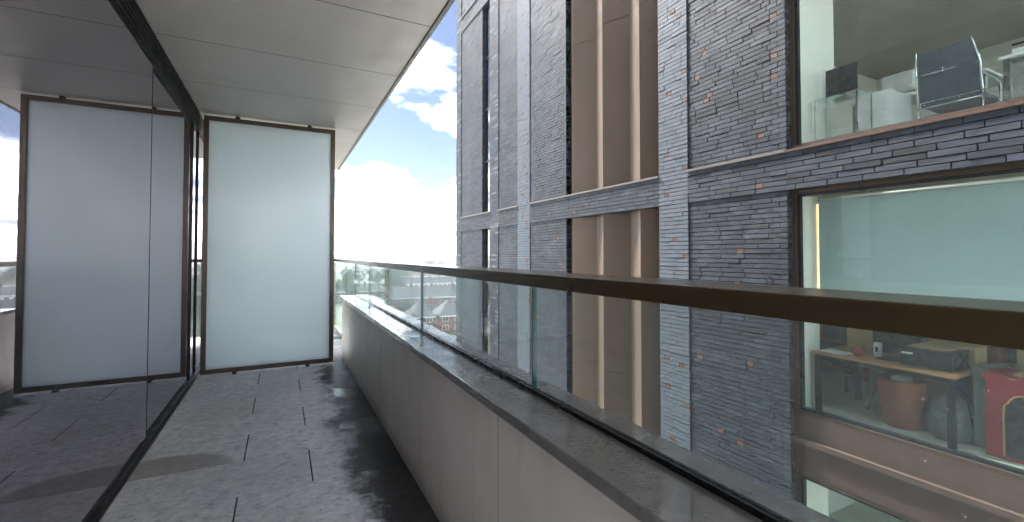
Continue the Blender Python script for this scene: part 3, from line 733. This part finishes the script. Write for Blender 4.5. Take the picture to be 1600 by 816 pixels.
bx = MB(); bx.prism([(6.7, 1.45, F1 + 0.741), (7.2, 1.45, F1 + 0.741), (7.2, 1.75, F1 + 0.741), (6.7, 1.75, F1 + 0.741)], (0.03, 0.02, 0.10))
tag(bx.build('paper_stack', M['white'], None, 0.004), 'stack of white paper on the table right of the chair', 'paper')
gp = empty('glass_partition', (7.9, 1.2, F1), 'low clear glass partition behind the white table', 'partition')
MB().box(7.80, 7.812, 0.1, 2.05, F1 + 0.05, F1 + 1.22).build('pane', M['g_bal'], gp)
MB().box(7.79, 7.822, 0.1, 2.05, F1 + 1.2205, F1 + 1.24).build('top_edge', M['black'], gp)

# lower room
dk = desk('oak_desk', 5.93, 6.95, 2.0, 3.36, F0, 0.735, M['oak'], M['black'], 'oak topped desk with black legs behind the lower window', 'desk', 0.03, 0.028)
pr = empty('black_printer', (6.3, 2.3, F0 + 0.735), 'black box printer on the right end of the oak desk', 'printer')
MB().box(6.10, 6.52, 2.08, 2.52, F0 + 0.736, F0 + 0.93).build('body', M['screen_black'], pr, 0.012)
MB().box(6.094, 6.099, 2.40, 2.50, F0 + 0.86, F0 + 0.88).build('name_plate', M['white'], pr)
MB().box(6.16, 6.48, 2.14, 2.46, F0 + 0.931, F0 + 0.945).build('lid', M['kraft'], pr, 0.003)
wb = MB().box(6.28, 6.33, 2.78, 2.85, F0 + 0.736, F0 + 0.90); wo = tag(wb.build('card_holder', M['white'], None, 0.004), 'upright white slotted holder standing on the oak desk', 'holder')
MB().box(6.2775, 6.2795, 2.80, 2.83, F0 + 0.79, F0 + 0.85).build('slot', M['dark'], wo)
kb = empty('card_box', (6.75, 2.2, F0 + 0.735), 'open brown cardboard box behind the black printer', 'box')
for b in ((6.58, 6.90, 2.06, 2.075, F0 + 0.736, F0 + 0.95), (6.58, 6.90, 2.445, 2.46, F0 + 0.736, F0 + 0.95), (6.58, 6.595, 2.075, 2.445, F0 + 0.736, F0 + 0.95), (6.885, 6.90, 2.075, 2.445, F0 + 0.736, F0 + 0.95)):
    MB().box(*b).build('side', M['kraft'], kb)
MB().prism([(6.58, 2.06, F0 + 0.951), (6.90, 2.06, F0 + 0.951), (6.90, 1.93, F0 + 0.99), (6.58, 1.93, F0 + 0.99)], (0, 0, 0.006)).build('flap', M['kraft'], kb)
def monitor2(x, y, wv):
    e = empty('monitor', (x, y, F0 + 0.735), 'wide dark monitor at the back of the oak desk', 'monitor')
    MB().box(x, x + 0.03, y - wv / 2, y + wv / 2, F0 + 0.80, F0 + 1.16).build('display', M['screen_black'], e, 0.006)
    MB().box(x + 0.031, x + 0.06, y - 0.04, y + 0.04, F0 + 0.75, F0 + 0.98).build('stand', M['black'], e)
    MB().box(x - 0.06, x + 0.12, y - 0.12, y + 0.12, F0 + 0.736, F0 + 0.749).build('foot', M['black'], e)
monitor2(6.72, 2.92, 0.56)
# tapered wooden waste bin
bn = empty('wooden_bin', (6.3, 2.6, F0), 'tapered red-brown wooden waste bin under the oak desk', 'bin')
b_ = MB(); nn = 20
ringz = [(0.17, 0.0), (0.20, 0.25), (0.225, 0.52)]
for rr_, zz in ringz:
    for j in range(nn):
        q = 2 * math.pi * j / nn; b_.v.append((6.32 + rr_ * math.cos(q), 2.60 + rr_ * 1.05 * math.sin(q), F0 + 0.001 + zz))
for rr_, zz in reversed(ringz):
    for j in range(nn):
        q = 2 * math.pi * j / nn; b_.v.append((6.32 + (rr_ - 0.015) * math.cos(q), 2.60 + (rr_ - 0.015) * 1.05 * math.sin(q), F0 + 0.02 + zz * 0.985))
for i in range(5):
    for j in range(nn):
        a0 = i * nn + j; a1 = i * nn + (j + 1) % nn; b_.f.append((a0, a1, a1 + nn, a0 + nn)); b_.m.append(0)
b_.f.append(tuple(reversed(range(nn)))); b_.m.append(0); b_.f.append(tuple(5 * nn + j for j in range(nn))); b_.m.append(0)
b_.build('bin_body', M['redwood'], bn, 0, False)
MB().box(6.22, 6.40, 2.52, 2.66, F0 + 0.38, F0 + 0.56).build('waste_paper', M['white'], bn, 0.02)
brd = MB().box(6.86, 6.89, 2.62, 3.16, F0 + 0.02, F0 + 0.64); tag(brd.build('pale_panel', M['boardblue'], None, 0.003), 'pale blue board leaning under the back of the oak desk', 'board')
bg_ = MB()
for i, (rr_, zz) in enumerate(((0.13, 0.0), (0.17, 0.08), (0.16, 0.25), (0.13, 0.40), (0.06, 0.47))):
    for j in range(12):
        q = 2 * math.pi * j / 12; k_ = 1 + 0.12 * math.sin(3 * q + i)
        bg_.v.append((6.30 + rr_ * k_ * math.cos(q), 2.17 + rr_ * k_ * math.sin(q), F0 + 0.002 + zz))
for i in range(4):
    for j in range(12): bg_.f.append((i * 12 + j, i * 12 + (j + 1) % 12, (i + 1) * 12 + (j + 1) % 12, (i + 1) * 12 + j)); bg_.m.append(0)
bg_.f.append(tuple(reversed(range(12)))); bg_.m.append(0); bg_.f.append(tuple(48 + j for j in range(12))); bg_.m.append(0)
tag(bg_.build('refuse_bag', M['bag'], None, 0, True), 'crumpled grey plastic bag under the right end of the desk', 'bag')
bl_ = MB().prism([(6.52, 2.08, F0 + 0.22), (6.84, 2.08, F0 + 0.22), (6.84, 2.22, F0 + 0.22), (6.52, 2.22, F0 + 0.22)], (0.02, 0.02, 0.36)); tag(bl_.build('blue_folder_case', M['blue'], None, 0.02), 'dark blue soft case under the right end of the desk', 'case')
cr_ = MB().box(6.50, 6.88, 2.06, 2.30, F0 + 0.001, F0 + 0.215); tag(cr_.build('black_crate', M['screen_black'], None, 0.01), 'black crate on the floor under the blue case', 'crate')
gc = empty('grey_cabinet', (6.6, 1.85, F0), 'narrow grey green cabinet left of the red cabinet', 'cabinet')
MB().box(6.28, 6.40, 1.885, 1.985, F0, F0 + 0.80).build('side_panel', M['greycab'], gc, 0.004)
MB().box(6.401, 6.85, 1.887, 1.98, F0 + 0.03, F0 + 0.79).build('carcass', M['greycab'], gc, 0.004)
rc = empty('red_cabinet', (6.35, 1.2, F0), 'red cabinet with dark arched front outlined in gold', 'cabinet')
MB().box(6.12, 6.62, 0.95, 1.85, F0, F0 + 0.74).build('carcass', M['red'], rc, 0.015)
MB().box(6.10, 6.64, 0.93, 1.87, F0 + 0.741, F0 + 0.79).build('cabinet_top', M['red'], rc, 0.015)
arch = [(1.46, 0.04), (1.46, 0.40), (1.455, 0.50), (1.43, 0.53), (1.41, 0.57), (1.385, 0.60), (1.34, 0.615), (1.29, 0.60), (1.25, 0.575), (1.15, 0.59), (0.86, 0.59), (0.86, 0.04)]
MB().prism([(6.112, y + 0.25, F0 + z) for y, z in arch], (0.0075, 0, 0)).build('arched_panel', M['screen_black'], rc)
MB().tube([(6.108, (y + 0.262) if y > 1.2 else (y + 0.25), F0 + z + (0.012 if z > 0.4 else 0)) for y, z in arch[:-1]], 0.0055, 6).build('gold_moulding', M['gold'], rc)
MB().box(6.2, 6.5, 0.8, 1.3, F0 + 0.791, F0 + 0.83)
tag(MB().box(6.20, 6.5, 1.10, 1.67, F0 + 0.7915, F0 + 0.815).build('kraft_board', M['kraft'], None, 0.002), 'flat brown card lying on the red cabinet', 'card')
tag(MB().tube([(6.5, 2.34, F0 + 0.70), (6.42, 2.28, F0 + 0.58), (6.47, 2.14, F0 + 0.50), (6.49, 2.05, F0 + 0.36), (6.49, 2.03, F0 + 0.03)], 0.006, 6).build('cable', M['black'], None, 0, True), 'black cable hanging below the printer end of the desk', 'cable')
st = MB().box(6.95, 7.35, 3.0, 3.40, F0 + 0.0, F0 + 0.12); 
sb = empty('step_stool', (6.9, 3.3, F0), 'small dark stool on the floor behind the oak desk leg', 'stool')
MB().box(7.1, 7.4, 3.25, 3.6, F0 + 0.22, F0 + 0.26).build('seat', M['redwood'], sb, 0.005)
for x in (7.13, 7.37):
    for y in (3.28, 3.57): MB().box(x - 0.015, x + 0.015, y - 0.015, y + 0.015, F0, F0 + 0.22).build('leg', M['black'], sb)

refl_ = empty('reflection_blind', (5.98, 1.8, Z(0.75)), 'made-up pale teal blind in place of the balcony reflection in the lower window', 'blind')  # added teal sheet: paints the balcony's reflection in the lower glass
M['blind'] = plain('reflection_teal', (0.36, 0.47, 0.47), 0.8, 0, 0.04, 3)
MB().box(5.972, 5.976, WY0 + 0.05, 3.27, Z(-0.62), Z(0.715)).build('reflection_sheet', M['blind'], refl_)
MB().box(5.966, 5.982, WY0 + 0.05, 3.27, Z(-0.645), Z(-0.621)).build('bottom_bar', M['steel'], refl_)
MB().tube([(5.985, WY0 + 0.05, Z(0.745)), (5.985, 3.27, Z(0.745))], 0.022, 10).build('roller', M['white'], refl_, 0, True)
mbw = MB(); random.seed(21)
for (z0_, z1_, n_) in ((Z(1.37) + 0.14, Z(4.4), 2600), (Z(-2.0), Z(0.75), 1500)):
    for _ in range(n_):
        drop(mbw, (WX + 0.0518, random.uniform(1.0, WY1 - 0.1), z0_ + (z1_ - z0_) * random.random() ** 1.3), random.choice((0.0015, 0.002, 0.003, 0.004)), 'x')
tag(mbw.build('raindrops', M['water'], ob, 0, True), None, None, None, 'stuff')
def thing1(name, mb_, m_, label, cat, bev=0.003): return tag(mb_.build(name, M[m_], None, bev), label, cat)
thing1('paper_sheet', MB().prism([(6.02, 3.05, F0 + 0.7355), (6.24, 3.02, F0 + 0.7355), (6.26, 3.30, F0 + 0.7355), (6.04, 3.33, F0 + 0.7355)], (0, 0, 0.004)), 'white', 'white paper sheets at the left end of the oak desk', 'paper', 0)
thing1('keyboard', MB().box(6.14, 6.29, 2.58, 2.76, F0 + 0.7355, F0 + 0.752), 'screen_black', 'black keyboard between the holder and the printer', 'keyboard')
mg = empty('mug', (6.12, 2.93, F0 + 0.735), 'small red mug on the oak desk left of the holder', 'mug')
MB().tube([(6.12, 2.93, F0 + 0.7355), (6.12, 2.93, F0 + 0.83)], 0.04, 14).build('cup', M['red'], mg, 0, True)
MB().tube([(6.12, 2.97, F0 + 0.815), (6.12, 2.995, F0 + 0.80), (6.12, 2.995, F0 + 0.77), (6.12, 2.97, F0 + 0.755)], 0.006, 6).build('handle', M['red'], mg, 0, True)
thing1('card_carton', MB().box(6.62, 6.86, 3.05, 3.30, F0 + 0.736, F0 + 1.02), 'kraft', 'tall brown carton at the far left corner of the oak desk', 'box')
thing1('carton', MB().box(7.15, 7.6, 2.30, 2.85, F0 + 0.001, F0 + 0.42), 'kraft', 'brown carton on the floor behind the wooden bin', 'box')
thing1('carton', MB().box(7.18, 7.55, 2.34, 2.78, F0 + 0.4205, F0 + 0.70), 'redwood', 'reddish brown carton stacked behind the wooden bin', 'box')
thing1('file_box', MB().box(6.95, 7.45, 1.35, 1.85, F0 + 0.001, F0 + 0.95), 'kraft', 'tall brown carton behind the red cabinet', 'box')
thing1('cable', MB().tube([(6.2, 2.66, F0 + 0.706), (6.22, 2.72, F0 + 0.5), (6.30, 2.86, F0 + 0.30), (6.42, 2.98, F0 + 0.05), (6.6, 3.1, F0 + 0.012)], 0.006, 6), 'black', 'black cable drooping left of the wooden bin', 'cable', 0)
# shelving at the back of the lower room with boxes and files
sh = empty('shelf_unit', (8.3, 2.4, F0), 'dark shelving unit at the back of the lower room', 'shelf')
for y in (0.6, 1.6, 2.6, 3.6, 4.6): MB().box(8.0, 8.4, y, y + 0.03, F0, F0 + 2.0).build('upright', M['black'], sh)
for q in range(5): MB().box(8.0, 8.4, 0.63, 4.6, F0 + 0.1 + q * 0.42, F0 + 0.125 + q * 0.42).build('shelf_board', M['oak'], sh)
MB().box(8.405, 8.42, 0.6, 4.63, F0, F0 + 2.0).build('back_panel', M['bag'], sh)
rs2 = random.Random(3); cm_ = ['kraft', 'white', 'blue', 'red', 'greycab', 'screen_black', 'redwood', 'boardblue']
nm_ = {'kraft': 'brown cardboard', 'white': 'white', 'blue': 'dark blue', 'red': 'red', 'greycab': 'grey green', 'screen_black': 'black', 'redwood': 'reddish brown', 'boardblue': 'pale blue'}
for q in range(4):
    for bay in range(4):
        y = 0.66 + bay * 1.0
        while y < 0.66 + bay + 0.75:
            wv = rs2.uniform(0.10, 0.32); hv = rs2.uniform(0.16, 0.36); c_ = rs2.choice(cm_)
            if rs2.random() < 0.75:
                zb2 = F0 + 0.1255 + q * 0.42
                o = MB().box(8.03, 8.03 + rs2.uniform(0.2, 0.33), y, y + wv, zb2, zb2 + hv).build('storage_box', M[c_], None, 0.004)
                tag(o, nm_[c_] + ' storage box on the ' + ('bottom', 'second', 'third', 'top')[q] + ' shelf at the back of the lower room', 'box', nm_[c_] + ' boxes on the ' + ('bottom', 'second', 'third', 'top')[q] + ' shelf')
            y += wv + 0.02
# warm strip lamp beside the lower window column (lit in the photograph)
m, N, L, P = mat('warm_lamp'); P.inputs['Emission Color'].default_value = (1.0, 0.72, 0.34, 1); P.inputs['Emission Strength'].default_value = 0.22; P.inputs['Base Color'].default_value = (0.8, 0.7, 0.5, 1)
lp = empty('strip_lamp', (6.3, WY1, F0 + 1.9), 'lit warm yellow vertical strip lamp by the lower window', 'lamp')
MB().box(6.19, 6.215, WY1 - 0.05, WY1 - 0.0305, Z(-0.9), Z(0.70)).build('light_tube', m, lp)
MB().box(6.186, 6.219, WY1 - 0.052, WY1 - 0.0305, Z(0.701), Z(0.73)).build('end_cap', M['white'], lp)

# ------------------------------------------------------------------ the town below
GZ = -22.0
m, N, L, P = mat('town_ground'); p = pos(N)
a = noise(N, L, p, 0.02, 6, 0.6); b = noise(N, L, p, 0.15, 5, 0.6)
cg = mixc(N, L, mrange(N, L, a, 0.42, 0.58), (0.07, 0.10, 0.045), (0.17, 0.165, 0.155)); cg = mixc(N, L, mrange(N, L, b, 0.4, 0.7, 0, 0.5), cg, (0.10, 0.10, 0.10))
L.new(cg, P.inputs['Base Color']); P.inputs['Roughness'].default_value = 0.9; M['town'] = m
g = MB(); nn = 64
for rr_ in (0.0,): pass
g.v = [(4000 * math.cos(2 * math.pi * j / nn), 4000 * math.sin(2 * math.pi * j / nn), GZ) for j in range(nn)]; g.f = [tuple(range(nn))]; g.m = [0]
tag(g.build('ground', M['town']), 'town ground far below the balcony', None, None, 'structure')
M['asphalt'] = plain('asphalt', (0.055, 0.055, 0.058), 0.85, 0, 0.2, 2)
def azpt(az_, d): return (d * math.sin(R(az_)), d * math.cos(R(az_)))
def strip(name, p0, p1, wd, z, m_, label):
    a_ = Vector((*p0, 0)); b2 = Vector((*p1, 0)); t = (b2 - a_).normalized(); nrm = Vector((-t.y, t.x, 0)) * wd / 2
    q = [a_ + nrm, a_ - nrm, b2 - nrm, b2 + nrm]
    return tag(MB().poly([(v.x, v.y, z) for v in q]).build(name, m_), label, None, None, 'structure')
strip('road', azpt(2, 175), azpt(32, 175), 8, GZ + 0.05, M['asphalt'], 'street between the house rows')
strip('road', azpt(0, 262), azpt(32, 262), 8, GZ + 0.05, M['asphalt'], 'farther street between the house rows')
M['rb'] = plain('red_brick_far', (0.20, 0.065, 0.045), 0.8, 0, 0.2, 0.8)
M['wr'] = plain('white_render', (0.80, 0.79, 0.77), 0.7, 0, 0.05, 0.5)
M['slate'] = plain('roof_slate', (0.050, 0.052, 0.060), 0.8, 0, 0.25, 0.9)
M['tileroof'] = plain('roof_tile_brown', (0.085, 0.055, 0.042), 0.8, 0, 0.25, 0.9)
M['fwin'] = plain('house_window', (0.03, 0.04, 0.05), 0.12, 0, 0.2)
M['upvc'] = plain('window_frame_white', (0.82, 0.82, 0.82), 0.5, 0, 0.03)
def house_proto(wm_, rm_, wd=6.0, dp=9.0, hw=5.4, hr=3.2, hip=False, white_trim=True):
    e = bpy.data.objects.new('terraced_house', None); col.objects.link(e)
    MB().box(-wd / 2, wd / 2, -dp / 2, dp / 2, 0, hw).build('wall', wm_, e)
    o_ = 0.35; r = MB()
    if hip:
        q = [(-wd / 2 - o_, -dp / 2 - o_, hw), (wd / 2 + o_, -dp / 2 - o_, hw), (wd / 2 + o_, dp / 2 + o_, hw), (-wd / 2 - o_, dp / 2 + o_, hw)]
        k_ = min(wd, dp) / 2; t0, t1 = (-wd / 2 + k_, 0, hw + hr), (wd / 2 - k_, 0, hw + hr)
        r.poly([q[0], q[1], t1, t0]).poly([q[2], q[3], t0, t1]).poly([q[1], q[2], t1]).poly([q[3], q[0], t0]).poly(list(reversed(q)))
    else:
        r.prism([(-wd / 2, -dp / 2 - o_, hw - 0.1), (-wd / 2, dp / 2 + o_, hw - 0.1), (-wd / 2, 0, hw + hr)], (wd, 0, 0))
    rf = r.build('roof', rm_, e)
    MB().box(wd / 2 - 0.9, wd / 2 - 0.1, -0.4, 0.4, hw + hr - 1.0, hw + hr + 1.1).build('chimney', M['rb'], rf)
    if white_trim: MB().box(-wd / 2, wd / 2, -dp / 2 - 0.45, -dp / 2 - 0.36, hw - 0.35, hw - 0.05).build('fascia', M['upvc'], e)
    nwin = max(2, int(wd / 3))
    for zi in (1.0, 3.5):
        for q in range(nwin):
            x = -wd / 2 + wd * (q + 0.5) / nwin
            f_ = MB().box(x - 0.95, x + 0.95, -dp / 2 - 0.06, -dp / 2 + 0.05, zi - 0.1, zi + 1.4).build('window', M['upvc'], e)
            MB().box(x - 0.8, x - 0.06, -dp / 2 - 0.09, -dp / 2 - 0.02, zi + 0.05, zi + 1.25).build('pane', M['fwin'], f_)
            MB().box(x + 0.06, x + 0.8, -dp / 2 - 0.09, -dp / 2 - 0.02, zi + 0.05, zi + 1.25).build('pane', M['fwin'], f_)
    return e
def row(proto, label, group, az0, d0, n_, step, ang, first=True):
    x, y = azpt(az0, d0); t = Vector((math.cos(R(ang)), math.sin(R(ang))))
    for i in range(n_):
        o = proto if (i == 0 and first) else copy_tree(proto)
        o.location = (x + t.x * step * i, y + t.y * step * i, GZ); o.rotation_euler = (0, 0, R(ang))
        tag(o, label, 'house', group)
row(house_proto(M['rb'], M['slate'], 7.5, 10, 5.2, 4.0, True), 'nearest red brick house with grey roof seen through the glass', 'near red brick houses', 15.5, 139, 4, 8.6, -4)
row(house_proto(M['rb'], M['slate'], 9, 11, 5.4, 4.4, False), 'red brick house with slate roof in the second row', 'second row of houses', 8.0, 196, 7, 9.05, -6)
row(house_proto(M['wr'], M['slate'], 6.2, 9, 5.6, 3.4, False), 'white terraced house with grey roof in the middle distance', 'white terraced houses', 11.5, 282, 9, 6.25, 4)
row(house_proto(M['wr'], M['tileroof'], 6.2, 9, 5.6, 3.2, False), 'white terraced house with brown roof farther off', 'farther white terraced houses', 12.5, 385, 10, 6.25, -3)
row(house_proto(M['wr'], M['slate'], 9, 10, 6.0, 3.0, False), 'small pale house in the farthest row', 'farthest pale houses', 6.5, 540, 14, 9.1, 2)
row(house_proto(M['rb'], M['tileroof'], 6.5, 9, 5.4, 3.4, False), 'brown roofed brick house among the trees', 'brick houses among the trees', 4.0, 330, 5, 6.6, 8)
row(house_proto(M['rb'], M['slate'], 6.5, 9, 5.4, 3.4, False), 'grey roofed brick house left of the balcony screen', 'brick houses left of the screen', -14, 240, 6, 6.6, 5)
bw = empty('long_white_building', (*azpt(6.3, 470), GZ), 'long low white building among far trees', 'building')
bx_, by_ = azpt(6.3, 470)
MB().box(bx_ - 14, bx_ + 22, by_, by_ + 14, GZ, GZ + 9).build('wall', M['wr'], bw); MB().box(bx_ - 14.5, bx_ + 22.5, by_ - 0.5, by_ + 14.5, GZ + 9, GZ + 9.6).build('roof', M['concrete'], bw)
for q in range(9):
    for z_ in (1.2, 5.2): MB().box(bx_ - 13 + q * 4, bx_ - 10.6 + q * 4, by_ - 0.06, by_ + 0.05, GZ + z_, GZ + z_ + 1.9).build('window', M['fwin'], bw)
tw_n = 0
for az_, d_, wd, h_ in ((-9, 900, 30, 38), (-4, 1300, 26, 60), (9.5, 1500, 60, 26), (17, 1700, 70, 30), (-16, 1000, 40, 34)):
    x, y = azpt(az_, d_); t_ = empty('far_block', (x, y, GZ), ('tall', 'slender', 'broad', 'low broad', 'stepped')[tw_n] + ' pale block on the skyline', 'building'); tw_n += 1
    MB().box(x - wd / 2, x + wd / 2, y - 8, y + 8, GZ, GZ + h_).build('wall', M['wr'], t_)
    for q in range(int(h_ / 4)): MB().box(x - wd / 2 + 1, x + wd / 2 - 1, y - 8.1, y - 7.9, GZ + 1.2 + q * 4, GZ + 3.0 + q * 4).build('window_band', M['fwin'], t_)
# town behind the camera, only met in reflections
for i, (x, y, wd, dp, h_, lab) in enumerate(((20, -150, 30, 20, 34, 'tall pale block far behind the balcony'), (70, -220, 50, 24, 24, 'broad pale block far behind the balcony'), (-30, -260, 60, 24, 30, 'long pale block far behind the balcony'))):
    t_ = empty('far_block', (x, y, GZ), lab, 'building')
    MB().box(x - wd / 2, x + wd / 2, y - dp / 2, y + dp / 2, GZ, GZ + h_).build('wall', M['concrete'], t_)
    for q in range(int(h_ / 4)): MB().box(x - wd / 2 + 1, x + wd / 2 - 1, y + dp / 2 - 0.1, y + dp / 2 + 0.1, GZ + 1.2 + q * 4, GZ + 3.0 + q * 4).build('window_band', M['fwin'], t_)

M['bounce_ground'] = plain('bounce_ground_pale', (0.36, 0.35, 0.33), 0.8, 0, 0.15, 0.3)  # pale ground added to throw sunlight up at the soffit
tag(MB().poly([(x, y, GZ + 0.004) for x, y in ((-70, -110), (80, -110), (80, 60), (-70, 60))]).build('bounce_sheet', M['bounce_ground']), 'pale ground sheet added to bounce light up to the soffit', None, None, 'structure')
# trees: trunk, limbs, crown of leaf clumps
def leaf_mat(name, c):
    m, N, L, P = mat(name); p = pos(N); a_ = noise(N, L, p, 0.6, 4, 0.6)
    L.new(mixc(N, L, mrange(N, L, a_, 0.3, 0.7), tuple(x * 0.6 for x in c), tuple(x * 1.4 for x in c)), P.inputs['Base Color']); P.inputs['Roughness'].default_value = 0.75
    return m
LM = [leaf_mat('leaf_green', (0.060, 0.100, 0.032)), leaf_mat('leaf_dark', (0.042, 0.075, 0.030)), leaf_mat('leaf_light', (0.088, 0.125, 0.040))]
M['bark'] = plain('bark', (0.09, 0.07, 0.055), 0.9, 0, 0.3, 4)
tree_meshes = []
for k in range(4):
    rs = random.Random(40 + k); t = MB()
    t.tube([(0, 0, 0), (0.1, 0, 2.2), (0.05, 0.1, 4.6), (0, 0, 7.4)], [0.32, 0.25, 0.18, 0.06], 7)
    for q in range(7):
        an = q * 2.4; z0 = 2.2 + q * 0.55
        t.tube([(0.05, 0, z0), (1.1 * math.cos(an), 1.1 * math.sin(an), z0 + 1.0), (2.2 * math.cos(an), 2.2 * math.sin(an), z0 + 2.1)], [0.11, 0.07, 0.02], 5)
    tm = t.mesh('trunk', M['bark']); c = MB()
    lobes = [(rs.gauss(0, 1.5), rs.gauss(0, 1.5), rs.uniform(3.6, 8.2), rs.uniform(1.0, 1.9)) for _ in range(16)]
    for (lx, ly, lz, lr) in lobes:
        for _ in range(95):
            u = Vector((rs.gauss(0, 1), rs.gauss(0, 1), rs.gauss(0, 0.8))).normalized() * lr * rs.uniform(0.55, 1.05)
            ce = Vector((lx, ly, lz)) + u; sz = rs.uniform(0.16, 0.38)
            e1 = Vector((rs.gauss(0, 1), rs.gauss(0, 1), rs.gauss(0, 1))).normalized(); e2 = e1.cross(Vector((rs.gauss(0, 1), rs.gauss(0, 1), rs.gauss(0, 1)))).normalized()
            c.poly([ce - e1 * sz, ce + e2 * sz * 0.6, ce + e1 * sz, ce - e2 * sz * 0.6])
    tree_meshes.append((tm, [c.mesh('crown', LM[j], fix=False) for j in range(1)] + [None]))
    cm = tree_meshes[-1][1][0]
    variants = [cm]
    for j in (1, 2):
        c2 = cm.copy(); c2.materials.clear(); c2.materials.append(LM[j]); variants.append(c2)
    tree_meshes[-1] = (tm, variants)
rs = random.Random(5)
def tree(x, y, s_, label, group):
    tm, va = rs.choice(tree_meshes)
    e = empty('tree', (x, y, GZ), label, 'tree', group); e.scale = (s_, s_, s_ * rs.uniform(0.9, 1.15)); e.rotation_euler = (0, 0, rs.uniform(0, 6.28))
    for nm, me in (('trunk', tm), ('crown', rs.choice(va))):
        o = bpy.data.objects.new(nm, me); col.objects.link(o); o.parent = e
for _ in range(34):
    x, y = azpt(rs.uniform(4.5, 13.0), rs.uniform(205, 275)); tree(x, y, rs.uniform(1.0, 1.7), 'leafy green tree between the near house rows', 'trees between the house rows')
for _ in range(30):
    x, y = azpt(rs.uniform(4.5, 10.5), rs.uniform(110, 185)); tree(x, y, rs.uniform(0.8, 1.3), 'leafy tree left of the near red brick houses', 'trees left of the near houses')
for _ in range(30):
    x, y = azpt(rs.uniform(3, 21), rs.uniform(400, 700)); tree(x, y, rs.uniform(1.2, 1.9), 'far small tree towards the skyline', 'trees towards the skyline')
for _ in range(12):
    x, y = azpt(rs.uniform(11, 20), rs.uniform(150, 172)); tree(x, y, rs.uniform(0.4, 0.7), 'small garden tree behind the near red brick houses', 'garden trees')
for _ in range(12):
    x, y = azpt(rs.uniform(-25, -6), rs.uniform(150, 420)); tree(x, y, rs.uniform(1.0, 1.7), 'leafy tree left of the balcony screen', 'trees left of the screen')
# wooded rise on the skyline
hb = MB(); hn = 60
for i in range(hn):
    a_ = -40 + 100 * i / (hn - 1); x, y = azpt(a_, 2600); hb.v += [(x, y, GZ - 5), (x * 1.05, y * 1.05, GZ + 26 + 10 * math.sin(i * 0.45) + 5 * math.sin(i * 1.3))]
    x, y = azpt(a_, 3600); hb.v.append((x, y, GZ - 5))
for i in range(hn - 1):
    b = i * 3; hb.f += [(b, b + 3, b + 4, b + 1), (b + 1, b + 4, b + 5, b + 2)]; hb.m += [0, 0]
tag(hb.build('hills', LM[1]), 'low wooded hills on the skyline', None, None, 'structure')

# thin summer haze over the town
m = bpy.data.materials.new('haze'); m.use_nodes = True; N = m.node_tree.nodes; L = m.node_tree.links
for n in list(N): N.remove(n)
o_ = N.new('ShaderNodeOutputMaterial'); v = N.new('ShaderNodeVolumePrincipled'); v.inputs['Color'].default_value = (0.90, 0.94, 1.0, 1); v.inputs['Density'].default_value = 0.0004; v.inputs['Anisotropy'].default_value = 0.2
L.new(v.outputs[0], o_.inputs['Volume'])
tag(MB().box(-4200, 4200, -4200, 4200, GZ - 6, 44).build('haze', m), 'pale haze lying over the town', None, None, 'stuff')
cy.volume_bounces = 0
